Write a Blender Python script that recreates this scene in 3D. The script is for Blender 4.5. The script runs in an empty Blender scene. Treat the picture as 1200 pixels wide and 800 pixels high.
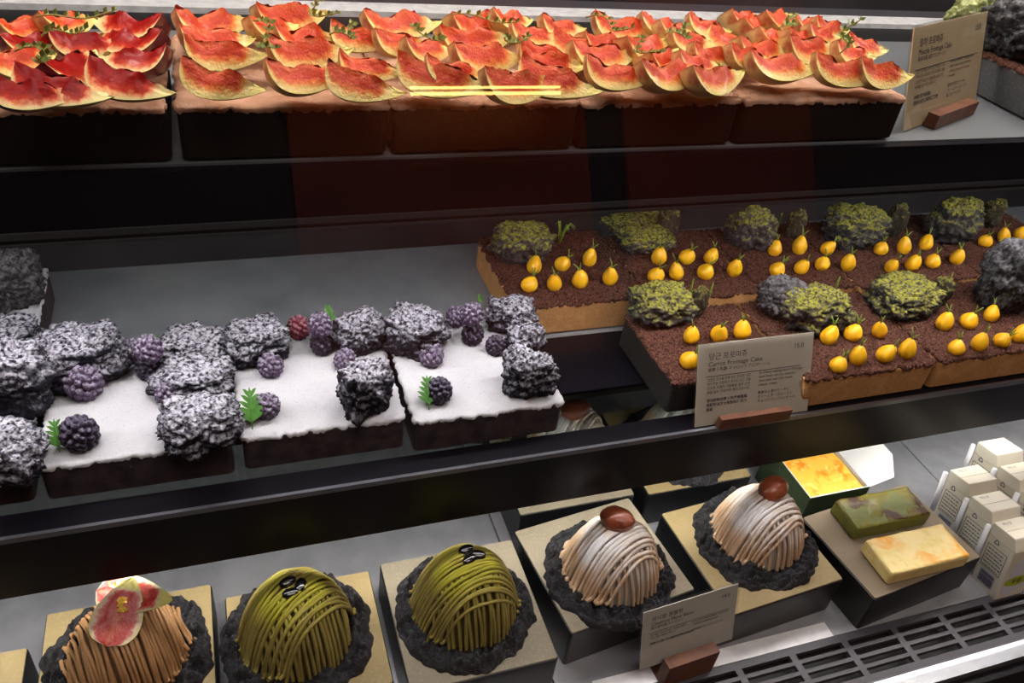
import bpy, bmesh, math, random
from mathutils import Vector, Matrix, noise

# ---------------------------------------------------------------- basics
U = 0.35                       # metres per layout unit
random.seed(7)
scene = bpy.context.scene
COL = scene.collection
scene.view_settings.view_transform = 'Standard'
scene.view_settings.look = 'None'
scene.view_settings.exposure = 0.0
scene.cycles.use_denoising = True
scene.cycles.max_bounces = 8
scene.cycles.transparent_max_bounces = 12
scene.cycles.caustics_reflective = False
scene.cycles.caustics_refractive = False
scene.cycles.sample_clamp_indirect = 4.0

# camera axes in the room (x along the counter, y into the case, z up)
CX = Vector((0.94365039, -0.31049974, 0.11451571))
CD = Vector((-0.10220158, -0.6025281, -0.79152683))
CF = Vector((0.31476781, 0.73522092, -0.60030944))
FOC = 964.0


def gp(px, py, z):
    """point of the level plane z (layout units) under a photo pixel"""
    r = CX * ((px - 600) / FOC) + CD * ((py - 400) / FOC) + CF
    return r * (z / r.z)


cam = bpy.data.cameras.new('camera')
cam.lens = FOC / 1200 * 36
cam.sensor_width = 36
cam.clip_start = 0.01
camo = bpy.data.objects.new('camera', cam)
m = Matrix.Identity(4)
for i in range(3):
    m[i][0] = CX[i]; m[i][1] = -CD[i]; m[i][2] = -CF[i]
camo.matrix_world = m
COL.objects.link(camo)
scene.camera = camo


# ---------------------------------------------------------------- materials
def mat(name, base, rough=0.5, spec=0.5, metal=0.0, coat=0.0, sss=0.0, layers=(), bump=None, emit=None, coords='Object', aniso=0):
    """layers: (noise scale, colour, lo, hi[, detail]) mixed over the base"""
    M = bpy.data.materials.new(name); M.use_nodes = True
    nt = M.node_tree; N = nt.nodes; L = nt.links
    b = N['Principled BSDF']
    b.inputs['Roughness'].default_value = rough
    b.inputs['Specular IOR Level'].default_value = spec
    b.inputs['Metallic'].default_value = metal
    b.inputs['Coat Weight'].default_value = coat
    b.inputs['Coat Roughness'].default_value = 0.08
    if sss:
        b.inputs['Subsurface Weight'].default_value = sss
        b.inputs['Subsurface Radius'].default_value = (0.004, 0.002, 0.001)
        b.inputs['Subsurface Scale'].default_value = 1.0
    if emit:
        b.inputs['Emission Color'].default_value = (*emit[0], 1)
        b.inputs['Emission Strength'].default_value = emit[1]
    tc = N.new('ShaderNodeTexCoord')
    src = None
    M['_nodes'] = 0
    for ly in layers:
        sc, c, lo, hi = ly[:4]
        t = N.new('ShaderNodeTexNoise'); t.inputs['Scale'].default_value = sc
        t.inputs['Detail'].default_value = ly[4] if len(ly) > 4 else 3
        L.new(tc.outputs[coords], t.inputs['Vector'])
        r = N.new('ShaderNodeMapRange'); r.inputs['From Min'].default_value = lo; r.inputs['From Max'].default_value = hi
        L.new(t.outputs['Fac'], r.inputs['Value'])
        mx = N.new('ShaderNodeMixRGB'); mx.inputs['Color2'].default_value = (*c, 1)
        if src: L.new(src, mx.inputs['Color1'])
        else: mx.inputs['Color1'].default_value = (*base, 1)
        L.new(r.outputs['Result'], mx.inputs['Fac'])
        src = mx.outputs['Color']
    if src: L.new(src, b.inputs['Base Color'])
    else: b.inputs['Base Color'].default_value = (*base, 1)
    if bump:
        t = N.new('ShaderNodeTexNoise'); t.inputs['Scale'].default_value = bump[0]; t.inputs['Detail'].default_value = 6
        L.new(tc.outputs[coords], t.inputs['Vector'])
        bp = N.new('ShaderNodeBump'); bp.inputs['Strength'].default_value = bump[1]; bp.inputs['Distance'].default_value = bump[2] if len(bump) > 2 else 0.001
        L.new(t.outputs['Fac'], bp.inputs['Height']); L.new(bp.outputs['Normal'], b.inputs['Normal'])
    return M


def dusted(name, dark, dust, lo, hi, speck_scale=700, rough=0.9, amount=1.0, second=None, bump=(900, 1.0, 0.0012), zfade=None, coat=0):
    """a dark thing with powder lying on its upward facing side"""
    M = mat(name, dark, rough, 0.25, bump=bump, coat=coat)
    nt = M.node_tree; N = nt.nodes; L = nt.links; b = N['Principled BSDF']
    g = N.new('ShaderNodeNewGeometry'); sp = N.new('ShaderNodeSeparateXYZ'); L.new(g.outputs['Normal'], sp.inputs[0])
    up = N.new('ShaderNodeMapRange'); up.inputs['From Min'].default_value = lo; up.inputs['From Max'].default_value = hi
    L.new(sp.outputs['Z'], up.inputs['Value'])
    tc = [n for n in N if n.type == 'TEX_COORD'][0]
    t = N.new('ShaderNodeTexNoise'); t.inputs['Scale'].default_value = speck_scale; t.inputs['Detail'].default_value = 4
    L.new(tc.outputs['Object'], t.inputs['Vector'])
    r = N.new('ShaderNodeMapRange'); r.inputs['From Min'].default_value = 0.38; r.inputs['From Max'].default_value = 0.6
    L.new(t.outputs['Fac'], r.inputs['Value'])
    mu = N.new('ShaderNodeMath'); mu.operation = 'MULTIPLY'; L.new(up.outputs[0], mu.inputs[0]); L.new(r.outputs[0], mu.inputs[1])
    mu2 = N.new('ShaderNodeMath'); mu2.operation = 'MULTIPLY'; L.new(mu.outputs[0], mu2.inputs[0]); mu2.inputs[1].default_value = amount
    fac = mu2.outputs[0]
    if zfade:
        s2 = N.new('ShaderNodeSeparateXYZ'); L.new(tc.outputs['Object'], s2.inputs[0])
        zr = N.new('ShaderNodeMapRange'); zr.inputs['From Min'].default_value = zfade[0]; zr.inputs['From Max'].default_value = zfade[1]
        L.new(s2.outputs['Z'], zr.inputs['Value'])
        m3 = N.new('ShaderNodeMath'); m3.operation = 'MULTIPLY'; L.new(fac, m3.inputs[0]); L.new(zr.outputs[0], m3.inputs[1])
        fac = m3.outputs[0]
    mx = N.new('ShaderNodeMixRGB'); mx.inputs['Color1'].default_value = (*dark, 1); mx.inputs['Color2'].default_value = (*dust, 1)
    if second:
        t2 = N.new('ShaderNodeTexNoise'); t2.inputs['Scale'].default_value = second[0]; L.new(tc.outputs['Object'], t2.inputs['Vector'])
        r2 = N.new('ShaderNodeMapRange'); r2.inputs['From Min'].default_value = second[2]; r2.inputs['From Max'].default_value = second[3]
        L.new(t2.outputs['Fac'], r2.inputs['Value'])
        m2 = N.new('ShaderNodeMixRGB'); m2.inputs['Color1'].default_value = (*dark, 1); m2.inputs['Color2'].default_value = (*second[1], 1)
        L.new(r2.outputs[0], m2.inputs['Fac']); L.new(m2.outputs[0], mx.inputs['Color1'])
    L.new(fac, mx.inputs['Fac']); L.new(mx.outputs[0], b.inputs['Base Color'])
    return M


def attr_ramp(name, stops, rough=0.4, coat=0.0, sss=0.0, bump=None, attr='tone', jitter=0.12, jscale=350, spec=0.5):
    """colour ramp driven by a vertex attribute plus noise"""
    M = mat(name, (1, 1, 1), rough, spec, coat=coat, sss=sss, bump=bump)
    nt = M.node_tree; N = nt.nodes; L = nt.links; b = N['Principled BSDF']
    a = N.new('ShaderNodeAttribute'); a.attribute_name = attr
    tc = [n for n in N if n.type == 'TEX_COORD'][0]
    t = N.new('ShaderNodeTexNoise'); t.inputs['Scale'].default_value = jscale; t.inputs['Detail'].default_value = 3
    L.new(tc.outputs['Object'], t.inputs['Vector'])
    m1 = N.new('ShaderNodeMath'); m1.operation = 'SUBTRACT'; L.new(t.outputs['Fac'], m1.inputs[0]); m1.inputs[1].default_value = 0.5
    m2 = N.new('ShaderNodeMath'); m2.operation = 'MULTIPLY_ADD'; L.new(m1.outputs[0], m2.inputs[0]); m2.inputs[1].default_value = jitter * 4
    L.new(a.outputs['Fac'], m2.inputs[2])
    r = N.new('ShaderNodeValToRGB')
    e = r.color_ramp.elements
    e[0].position, e[0].color = stops[0][0], (*stops[0][1], 1)
    e[1].position, e[1].color = stops[-1][0], (*stops[-1][1], 1)
    for p, c in stops[1:-1]:
        k = e.new(p); k.color = (*c, 1)
    L.new(m2.outputs[0], r.inputs['Fac']); L.new(r.outputs[0], b.inputs['Base Color'])
    return M


def glass_mat(name, tint, refl, rough=0.0, ior=1.45):
    M = bpy.data.materials.new(name); M.use_nodes = True
    nt = M.node_tree; N = nt.nodes; L = nt.links
    N.remove(N['Principled BSDF']); out = N['Material Output']
    tr = N.new('ShaderNodeBsdfTransparent'); tr.inputs[0].default_value = (*tint, 1)
    gl = N.new('ShaderNodeBsdfGlossy'); gl.inputs['Roughness'].default_value = rough
    lw = N.new('ShaderNodeLayerWeight'); lw.inputs['Blend'].default_value = 0.5
    pw = N.new('ShaderNodeMath'); pw.operation = 'POWER'; pw.inputs[1].default_value = 5.0
    L.new(lw.outputs['Facing'], pw.inputs[0])
    mu = N.new('ShaderNodeMath'); mu.operation = 'MULTIPLY_ADD'; mu.inputs[1].default_value = .9; mu.inputs[2].default_value = .04 * refl; mu.use_clamp = True
    L.new(pw.outputs[0], mu.inputs[0])
    mx = N.new('ShaderNodeMixShader'); L.new(mu.outputs[0], mx.inputs[0]); L.new(tr.outputs[0], mx.inputs[1]); L.new(gl.outputs[0], mx.inputs[2])
    L.new(mx.outputs[0], out.inputs['Surface'])
    return M


def emis(name, c, s):
    M = bpy.data.materials.new(name); M.use_nodes = True
    N = M.node_tree.nodes; N.remove(N['Principled BSDF'])
    e = N.new('ShaderNodeEmission'); e.inputs[0].default_value = (*c, 1); e.inputs[1].default_value = s
    M.node_tree.links.new(e.outputs[0], N['Material Output'].inputs['Surface'])
    return M


BLACK = mat('black_plastic', (0.006, 0.005, 0.008), 0.3, 0.25)
BLACKM = mat('black_matt', (0.006, 0.006, 0.007), 0.55, 0.3)
STEEL = mat('brushed_steel', (0.20, 0.21, 0.22), 0.36, 0.6, metal=0.30, layers=[(60, (0.21, 0.22, 0.24), 0.35, 0.7, 6)], bump=(220, 0.05))
DECK = mat('brushed_deck_steel', (0.46, 0.46, 0.49), 0.22, 0.8, metal=0.35, layers=[(40, (0.36, 0.36, 0.39), 0.35, 0.7, 6)], bump=(300, 0.04))
TRIM = mat('bright_trim', (0.55, 0.56, 0.60), 0.3, metal=0.9)
RAIL = mat('rail_reflection_white', (0.75, 0.74, 0.76), 0.3, 0.5, layers=[(120, (0.55, 0.55, 0.57), 0.4, 0.7)])  # white tone puts the LED reflection into the rail's colour
GRILL = mat('grille_grey', (0.062, 0.057, 0.070), 0.45, 0.4)
BACKP = mat('case_back', (0.02, 0.018, 0.02), 0.4, 0.4, layers=[(8, (0.05, 0.042, 0.045), 0.5, 0.7)])
GLASSF = glass_mat('front_pane', (0.97, 0.97, 0.975), 1.9)
GLASSS = glass_mat('shelf_pane', (0.80, 0.84, 0.82), 1.5)
ACRYL = glass_mat('clear_acrylic', (0.96, 0.96, 0.96), 1.2)
LED = emis('led_cold', (1.0, 0.97, 0.97), 40.0)
LEDLOW = emis('led_low', (1.0, 0.97, 0.92), 34.0)
LEDTOP = emis('led_top', (1.0, 0.93, 0.84), 42.0)
LAMP = emis('lamp_warm', (1.0, 0.62, 0.16), 22.0)


# ---------------------------------------------------------------- object helpers
def tag(o, label=None, cat=None, group=None, kind=None):
    if label: o['label'] = label
    if cat: o['category'] = cat
    if group: o['group'] = group
    if kind: o['kind'] = kind
    return o


def thing(name, label, cat, loc=(0, 0, 0), rz=0.0, group=None):
    o = bpy.data.objects.new(name, None)
    o.empty_display_size = 0.01
    o.location = Vector(loc) * U
    o.rotation_euler = (0, 0, rz)
    COL.objects.link(o)
    return tag(o, label, cat, group)


def mesh(name, verts, faces, smooth=True, attr=None):
    me = bpy.data.meshes.new(name)
    me.from_pydata([Vector(v) * U for v in verts], [], faces)
    if smooth:
        me.polygons.foreach_set('use_smooth', [True] * len(me.polygons))
    if attr:
        a = me.attributes.new('tone', 'FLOAT', 'POINT')
        a.data.foreach_set('value', attr)
    me.update()
    return me


def link(name, me, mt, parent=None, loc=(0, 0, 0), rot=(0, 0, 0)):
    o = bpy.data.objects.new(name, me)
    if mt is not None and not me.materials:
        me.materials.append(mt)
    o.location = Vector(loc) * U
    o.rotation_euler = rot
    COL.objects.link(o)
    if parent: o.parent = parent
    return o


class MB:
    """gathers verts and faces of ONE mesh"""
    def __init__(s): s.v = []; s.f = []

    def add(s, v, f):
        n = len(s.v); s.v += [tuple(p) for p in v]; s.f += [tuple(i + n for i in q) for q in f]; return s

    def box(s, x0, x1, y0, y1, z0, z1):
        v = [(x0, y0, z0), (x1, y0, z0), (x1, y1, z0), (x0, y1, z0), (x0, y0, z1), (x1, y0, z1), (x1, y1, z1), (x0, y1, z1)]
        return s.add(v, [(3, 2, 1, 0), (4, 5, 6, 7), (0, 1, 5, 4), (1, 2, 6, 5), (2, 3, 7, 6), (3, 0, 4, 7)])

    def quad(s, a, b, c, d): return s.add([a, b, c, d], [(0, 1, 2, 3)])

    def tube(s, pts, rad, n=6, caps=True):
        pts = [Vector(p) for p in pts]
        ref = Vector((0.13, 0.31, 0.94)); base = len(s.v); k = len(pts)
        nx = None
        for i, p in enumerate(pts):
            t = (pts[min(i + 1, k - 1)] - pts[max(i - 1, 0)])
            t = t.normalized() if t.length > 1e-9 else Vector((0, 0, 1))
            if nx is None:
                nx = t.cross(ref)
                if nx.length < 1e-3: nx = t.cross(Vector((1, 0, 0)))
            nx = (nx - t * nx.dot(t)).normalized(); ny = t.cross(nx)
            r = rad(i / (k - 1)) if callable(rad) else rad
            for j in range(n):
                a = 2 * math.pi * j / n
                s.v.append(tuple(p + nx * (r * math.cos(a)) + ny * (r * math.sin(a))))
        for i in range(k - 1):
            for j in range(n):
                a = base + i * n + j; b = base + i * n + (j + 1) % n
                s.f.append((a, b, b + n, a + n))
        if caps:
            s.f.append(tuple(base + j for j in reversed(range(n))))
            s.f.append(tuple(base + (k - 1) * n + j for j in range(n)))
        return s

    def me(s, name, smooth=True): return mesh(name, s.v, s.f, smooth)

    def obj(s, name, mt, parent=None, smooth=False, loc=(0, 0, 0), rot=(0, 0, 0)):
        return link(name, s.me(name, smooth), mt, parent, loc, rot)


def lathe(prof, n=20):
    v = []; f = []
    for r, z in prof:
        for j in range(n):
            a = 2 * math.pi * j / n; v.append((r * math.cos(a), r * math.sin(a), z))
    for i in range(len(prof) - 1):
        for j in range(n):
            a = i * n + j; b = i * n + (j + 1) % n
            f.append((a, b, b + n, a + n))
    f.append(tuple(reversed(range(n)))); f.append(tuple((len(prof) - 1) * n + j for j in range(n)))
    return v, f


def rrect(w, d, r, seg=4):
    out = []
    for cx, cy, a0 in ((w / 2 - r, d / 2 - r, 0), (-w / 2 + r, d / 2 - r, 90), (-w / 2 + r, -d / 2 + r, 180), (w / 2 - r, -d / 2 + r, 270)):
        for k in range(seg + 1):
            a = math.radians(a0 + 90 * k / seg); out.append((cx + r * math.cos(a), cy + r * math.sin(a)))
    return out


def slab(w, d, z0, z1, r=0.008, bev=0.004, seg=4):
    """rounded rectangular block with softened top and bottom edges"""
    v = []; f = []
    for z, ins in ((z0, bev), (z0 + bev, 0), (z1 - bev, 0), (z1 - bev * 0.3, bev * 0.3), (z1, bev)):
        v += [(x, y, z) for x, y in rrect(w - 2 * ins, d - 2 * ins, max(r - ins, 0.0005), seg)]
    n = len(v) // 5
    for i in range(4):
        for j in range(n):
            a = i * n + j; b = i * n + (j + 1) % n
            f.append((a, b, b + n, a + n))
    f.append(tuple(reversed(range(n)))); f.append(tuple(4 * n + j for j in range(n)))
    return v, f


_ICO = {}


def ico(sub):
    if sub not in _ICO:
        bm = bmesh.new(); bmesh.ops.create_icosphere(bm, subdivisions=sub, radius=1.0)
        bm.verts.ensure_lookup_table()
        _ICO[sub] = ([v.co.copy() for v in bm.verts], [tuple(v.index for v in f.verts) for f in bm.faces]); bm.free()
    return _ICO[sub]


def N3(p, s, o=0.0): return noise.noise(Vector((p[0] * s + o, p[1] * s + o * 1.7, p[2] * s - o)))


# ---------------------------------------------------------------- the room (only what the pane reflects)
WOODR = mat('red_brown_panel', (0.30, 0.055, 0.02), 0.45, layers=[(3, (0.20, 0.035, 0.012), 0.35, 0.7)])
FLOORM = mat('dark_floor', (0.05, 0.045, 0.045), 0.5, layers=[(6, (0.07, 0.06, 0.06), 0.4, 0.7)])
WALLM = mat('dark_wall', (0.012, 0.011, 0.022), 0.7)


def struct(name, mb, mt):
    o = mb.obj(name, mt); o['kind'] = 'structure'; return o


RY = -1.5 / U
struct('floor', MB().box(-9, 11, RY - .1, 6, -3.6, -3.5), FLOORM)
struct('wall_rear', MB().box(-9, 11, RY - .15, RY - .05, -3.5, 4.5), WALLM)
struct('trim_1', MB().box(0.50, 2.86, RY - .05, RY, -1.2, 2.2), WOODR)
struct('trim_2', MB().box(3.21, 5.08, RY - .05, RY, -1.2, 2.2), WOODR)
lp = thing('linear_lamp', 'warm linear lamp hanging before the wood panelled wall', 'lamp', (1.915, RY + .4, 0.0))
MB().tube([(-.575, 0, .803), (.575, 0, .803)], .012, 10).obj('lamp_tube', LAMP, lp, True)
MB().tube([(-.575, 0, .846), (.575, 0, .846)], .010, 10).obj('lamp_tube', LAMP, lp, True)
MB().box(-.6, .6, -.03, .03, .87, 1.0).tube([(-.4, 0, 1.0), (-.4, 0, 4.4)], .006).tube([(.4, 0, 1.0), (.4, 0, 4.4)], .006).obj('lamp_housing', BLACKM, lp)

# ---------------------------------------------------------------- the display case
X0, X1 = -1.1, 3.6
case = thing('display_case', 'black and steel refrigerated display case with three lit shelves behind glass', 'display case', (0, 0, -3.5))


def cp(name, mb, mt, smooth=False):
    for i, p in enumerate(mb.v): mb.v[i] = (p[0], p[1], p[2] + 3.5)
    return mb.obj(name, mt, case, smooth)


ZT, ZM, ZB = -.53, -1.08, -1.51          # shelf levels
cp('top_shelf', MB().box(X0, X1, 1.1035, 1.66, ZT - .02, ZT), STEEL)
cp('top_fascia', MB().box(X0, X1, 1.085, 1.10, -.612, ZT - .002), BLACK)
cp('lip_trim', MB().box(X0, X1, 1.083, 1.098, -.6225, -.6125).box(X0, X1, 1.088, 1.1, -.630, -.6225).box(X0, X1, 1.083, 1.098, -.6335, -.630), mat('lip_grey', (.10, .10, .11), .3, metal=.5))
cp('rear_groove', MB().box(X0, X1, 1.66, 1.79, ZT - .05, ZT - .008), BLACKM)
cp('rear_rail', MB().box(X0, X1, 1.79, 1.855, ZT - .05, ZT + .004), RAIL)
cp('rear_ledge', MB().box(X0, X1, 1.855, 1.95, ZT - .05, ZT - .005), mat('ledge_grey', (.05, .045, .055), .5))
cp('middle_shelf', MB().box(X0, X1, 1.32, 1.735, ZM - .015, ZM), mat('frosted_steel', (0.27, 0.285, 0.30), 0.30, 0.6, metal=0.15, layers=[(35, (0.20, 0.215, 0.23), 0.35, 0.7, 7), (9, (0.34, 0.35, 0.35), .5, .75)], bump=(90, .12)))
cp('middle_black_band', MB().box(X0, X1, 1.137, 1.32, ZM - .02, ZM), BLACK)
cp('glass_strip', MB().box(X0, X1, 1.03, 1.137, ZM - .006, ZM - .0005), GLASSS)
cp('front_rail', MB().box(X0, X1, .985, 1.03, ZM - .02, ZM), BLACK)
cp('middle_fascia', MB().box(X0, X1, .982, .996, -1.222, ZM - .008), BLACK)
cp('edge_trim', MB().box(X0, X1, .979, .9855, ZM - .010, ZM + .001), mat('edge_grey', (.22, .22, .25), .3, metal=.7))
cp('bottom_deck', MB().box(X0, .522, .717, 1.9, ZB - .02, ZB).box(.526, 1.757, .717, 1.9, ZB - .02, ZB).box(1.761, X1, .717, 1.9, ZB - .02, ZB), DECK)
cp('deck_base', MB().box(X0, X1, .56, 1.95, -3.5, ZB - .03), BLACKM)
cp('deck_reflection', MB().box(.60, 1.165, .7175, .752, ZB - .002, ZB + .0006), mat('reflection_white', (.86, .85, .86), .3, .5, layers=[(120, (.76, .75, .77), .45, .7)]))  # pale plate laid in place of a bright light reflection on the deck
g = MB()
pitch = .1345
gx0 = .642 - pitch * 13
ny = 4
ys = [.614 + k * (.704 - .614) / ny for k in range(ny + 1)]
for k in range(27):
    xx = gx0 + k * pitch
    g.box(xx - .008, xx + .008, .600, .716, ZB - .012, ZB)
for y in ys:
    g.box(gx0, gx0 + pitch * 26, y - .0042, y + .0042, ZB - .012, ZB - .0002)
g.box(gx0, gx0 + pitch * 26, .600, .612, ZB - .012, ZB - .0001).box(gx0, gx0 + pitch * 26, .702, .716, ZB - .012, ZB - .0001)
cp('air_grille', g, GRILL)
cp('front_edge', MB().box(X0, X1, .566, .600, ZB - .05, ZB), TRIM)
cp('front_skirt', MB().box(X0, X1, .545, .566, -3.5, ZB - .02), BLACK)
cp('back_panel', MB().box(X0, X1, 1.95, 1.97, -3.5, .5), BACKP)
cp('canopy', MB().box(X0, X1, 1.0, 1.97, .5, .55), BLACKM)
# LED strips behind each shelf front and under the canopy
cp('led_strip', MB().box(X0, X1, 1.105, 1.135, -.612, -.602), LED)
cp('led_strip', MB().box(X0, 1.045, 1.000, 1.022, -1.200, -1.190), LEDLOW)
cp('led_strip', MB().box(1.10, X1, 1.000, 1.022, -1.200, -1.190), LEDLOW)
cp('led_strip', MB().box(X0, X1, 1.42, 1.50, .47, .49), LEDTOP)
cp('led_light_block', MB().box(X0, X1, 1.101, 1.139, -.6015, -.596).box(X0, X1, 1.1355, 1.139, -.612, -.6015).box(X0, X1, 1.101, 1.1045, -.612, -.6015), BLACKM)  # added unseen shield, lets the strip shine only downward
cp('led_light_block', MB().box(X0, X1, .997, 1.026, -1.1895, -1.184).box(X0, X1, 1.0225, 1.026, -1.200, -1.1895), BLACKM)  # added shield, stops light rising through the glass strip
tl = math.radians(17.6)
ga, gb = Vector((0, .590, ZB)), Vector((0, .590 + math.tan(tl) * 2.0, ZB + 2.0))
cp('front_glass', MB().quad((X0, ga.y, ga.z), (X1, ga.y, ga.z), (X1, gb.y, gb.z), (X0, gb.y, gb.z)), GLASSF)


# ---------------------------------------------------------------- cakes
def topping(w, d, amp, n=60, edge=.004, depth=.010, seed=0.0, freq=130, crumb=0.0):
    v = []; f = []
    for j in range(n + 1):
        for i in range(n + 1):
            a = 2 * i / n - 1; b = 2 * j / n - 1
            # soft square corners
            k = max(0.0, abs(a) + abs(b) - 1.93) * .25
            x = a * (1 - k) * w / 2; y = b * (1 - k) * d / 2
            e = max(abs(a), abs(b))
            if e > .93:
                q = (e - .93) / .07
                x += a * q * edge * noise.noise(Vector((x * freq, y * freq, seed)))
                y += b * q * edge * noise.noise(Vector((x * freq, y * freq, seed + 9)))
            z = amp * noise.noise(Vector((x * 14, y * 14, seed))) + amp * .5 * noise.noise(Vector((x * 60, y * 60, seed + 3)))
            if crumb: z += crumb * max(0, noise.noise(Vector((x * 150, y * 150, seed + 5)))) + crumb * .6 * random.random()
            if e > .9: z -= .003 * ((e - .9) / .1) ** 2
            v.append((x, y, z))
    W = n + 1
    for j in range(n):
        for i in range(n):
            a = j * W + i; f.append((a, a + 1, a + 1 + W, a + W))
    ring = [i for i in range(W)] + [j * W + n for j in range(1, W)] + [n * W + i for i in range(n - 1, -1, -1)] + [j * W for j in range(n - 1, 0, -1)]
    b0 = len(v)
    for q in ring:
        x, y, z = v[q]
        dd = depth * (.45 + .7 * abs(noise.noise(Vector((x * freq, y * freq, seed + 21)))))
        v.append((x * .997, y * .997, z - dd))
    R = len(ring)
    for k in range(R):
        a, b = ring[k], ring[(k + 1) % R]; c, e = b0 + (k + 1) % R, b0 + k
        f.append((b, a, e, c))
    return v, f


SUGAR = mat('icing_sugar', (0.60, 0.59, 0.61), 0.85, 0.2, layers=[(30, (0.53, 0.52, 0.55), 0.4, 0.7), (700, (0.42, 0.40, 0.45), 0.55, 0.85)], bump=(800, .35))
DARKSIDE = mat('cocoa_side', (0.075, 0.050, 0.056), 0.6, 0.35, layers=[(90, (0.035, 0.022, 0.024), 0.4, 0.65)], bump=(250, .25))
COCOA = mat('cocoa_crumb_top', (0.085, 0.034, 0.022), 0.95, 0.1, layers=[(900, (0.20, 0.09, 0.065), 0.48, 0.62), (500, (0.03, 0.012, 0.01), 0.52, 0.66)], bump=(900, 1.0, .0015))
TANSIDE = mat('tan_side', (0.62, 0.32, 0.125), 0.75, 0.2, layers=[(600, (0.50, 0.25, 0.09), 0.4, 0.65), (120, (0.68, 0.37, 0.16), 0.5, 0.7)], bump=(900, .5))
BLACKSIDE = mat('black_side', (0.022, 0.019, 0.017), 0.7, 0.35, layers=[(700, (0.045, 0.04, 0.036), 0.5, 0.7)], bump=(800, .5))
PINKTOP = mat('pink_cocoa_dust', (0.50, 0.28, 0.18), 0.9, 0.15, layers=[(80, (0.40, 0.20, 0.12), 0.45, 0.65), (30, (0.62, 0.40, 0.30), 0.5, 0.7)], bump=(700, .5))
REDSIDE = mat('dark_red_side', (0.014, 0.006, 0.004), 0.75, 0.2, bump=(600, .5))
GREYSIDE = mat('grey_sesame_side', (0.085, 0.085, 0.09), 0.7, 0.3, layers=[(500, (0.12, 0.12, 0.125), 0.5, 0.7)], bump=(700, .5))


def cake(name, label, cat, x0, x1, y0, y1, top, h, side, toppart, tmat, amp, crumb=0.0, edge=.004, n=60, group=None, rz=0.0, depth=.010):
    w, d = x1 - x0, y1 - y0
    t = thing(name, label, cat, ((x0 + x1) / 2, (y0 + y1) / 2, top - h), rz, group)
    v, f = slab(w - .004, d - .004, 0, h - .004, .010, .004)
    link('cake_body', mesh('cake_body', v, f, False), side, t)
    v, f = topping(w, d, amp, n, edge, depth, random.random() * 50, 130, crumb)
    link(toppart, mesh(toppart, v, f), tmat, t, (0, 0, h))
    return t


TOPW = -1.0
H = .078
# white sugared cakes on the middle shelf
for lab, x0, x1, y0, y1 in (
        ('white sugared square cake, leftmost of the three whole ones, bare black berry at front corner', -.314, -.025, 1.042, 1.31),
        ('white sugared square cake, middle of the three, with a red berry at back', -.012, .268, 1.046, 1.305),
        ('square cake under white icing sugar, beside the gap with the glass strip', .279, .566, 1.030, 1.300),
        ('sugared cake cut by the left edge of the picture, front one', -.62, -.328, 1.045, 1.335),
        ('sugared cake cut by the left edge of the picture, back one', -.65, -.350, 1.345, 1.63)):
    cake('sugared_cake', lab, 'cake', x0, x1, y0, y1, TOPW, H, DARKSIDE, 'sugar_topping', SUGAR, .003, group='white sugared cakes', edge=.006)

CARROTCAKES = {}
for key, lab, x0, x1, y0, y1, side in (
        ('B1', 'brown crumbed carrot cake with bare tan sides, leftmost of the back row', .568, .885, 1.330, 1.63, TANSIDE),
        ('B2', 'brown crumbed carrot cake, second from left in the back row, behind the black sided one', .890, 1.175, 1.310, 1.60, TANSIDE),
        ('B3', 'brown crumbed carrot cake, third from left in the back row', 1.180, 1.440, 1.296, 1.60, TANSIDE),
        ('B4', 'brown crumbed carrot cake, fourth from left in the back row', 1.447, 1.825, 1.285, 1.60, TANSIDE),
        ('B5', 'brown crumbed carrot cake, last in the back row at the right picture edge', 1.832, 2.20, 1.285, 1.60, TANSIDE),
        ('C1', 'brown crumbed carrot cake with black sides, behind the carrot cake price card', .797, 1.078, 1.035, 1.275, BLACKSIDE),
        ('C2', 'brown crumbed carrot cake with tan sides, right of the price card in the front row', 1.088, 1.428, .995, 1.272, TANSIDE),
        ('C3', 'brown crumbed carrot cake at the right picture edge in the front row', 1.436, 1.80, .995, 1.268, TANSIDE)):
    CARROTCAKES[key] = cake('carrot_cake', lab, 'cake', x0, x1, y0, y1, TOPW, H, side, 'crumb_topping', COCOA, .003, .006, .008, 84, 'carrot cakes', depth=.008)

TOPF = -.45
for lab, x0, x1, y1, side in (
        ('fig cake cut by the left picture edge, heaped with glossy dark red figs', -.36, -.056, 1.40, REDSIDE),
        ('fig cake right of the steel gap, second from the left on the top shelf', -.047, .236, 1.40, REDSIDE),
        ('fig cake in the middle of the top shelf, third from the left', .240, .531, 1.40, REDSIDE),
        ('fig cake second from the right on the top shelf', .535, .818, 1.40, REDSIDE),
        ('fig cake at the right end of the row, beside the matcha price card', .823, 1.160, 1.36, REDSIDE)):
    cake('fig_cake', lab, 'cake', x0, x1, 1.104, y1, TOPF, .077, side, 'cocoa_topping', PINKTOP, .003, group='fig cakes on the top shelf', edge=.006)
a = gp(1152, 64, TOPF); b = gp(1200, 85, TOPF)
cake('matcha_cake', 'grey sided cake behind the matcha price card at the right picture edge', 'cake', 1.552, 1.88, 1.15, 1.52, TOPF, .078, GREYSIDE, 'crumb_topping', COCOA, .003, .006, .008, 60)

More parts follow.
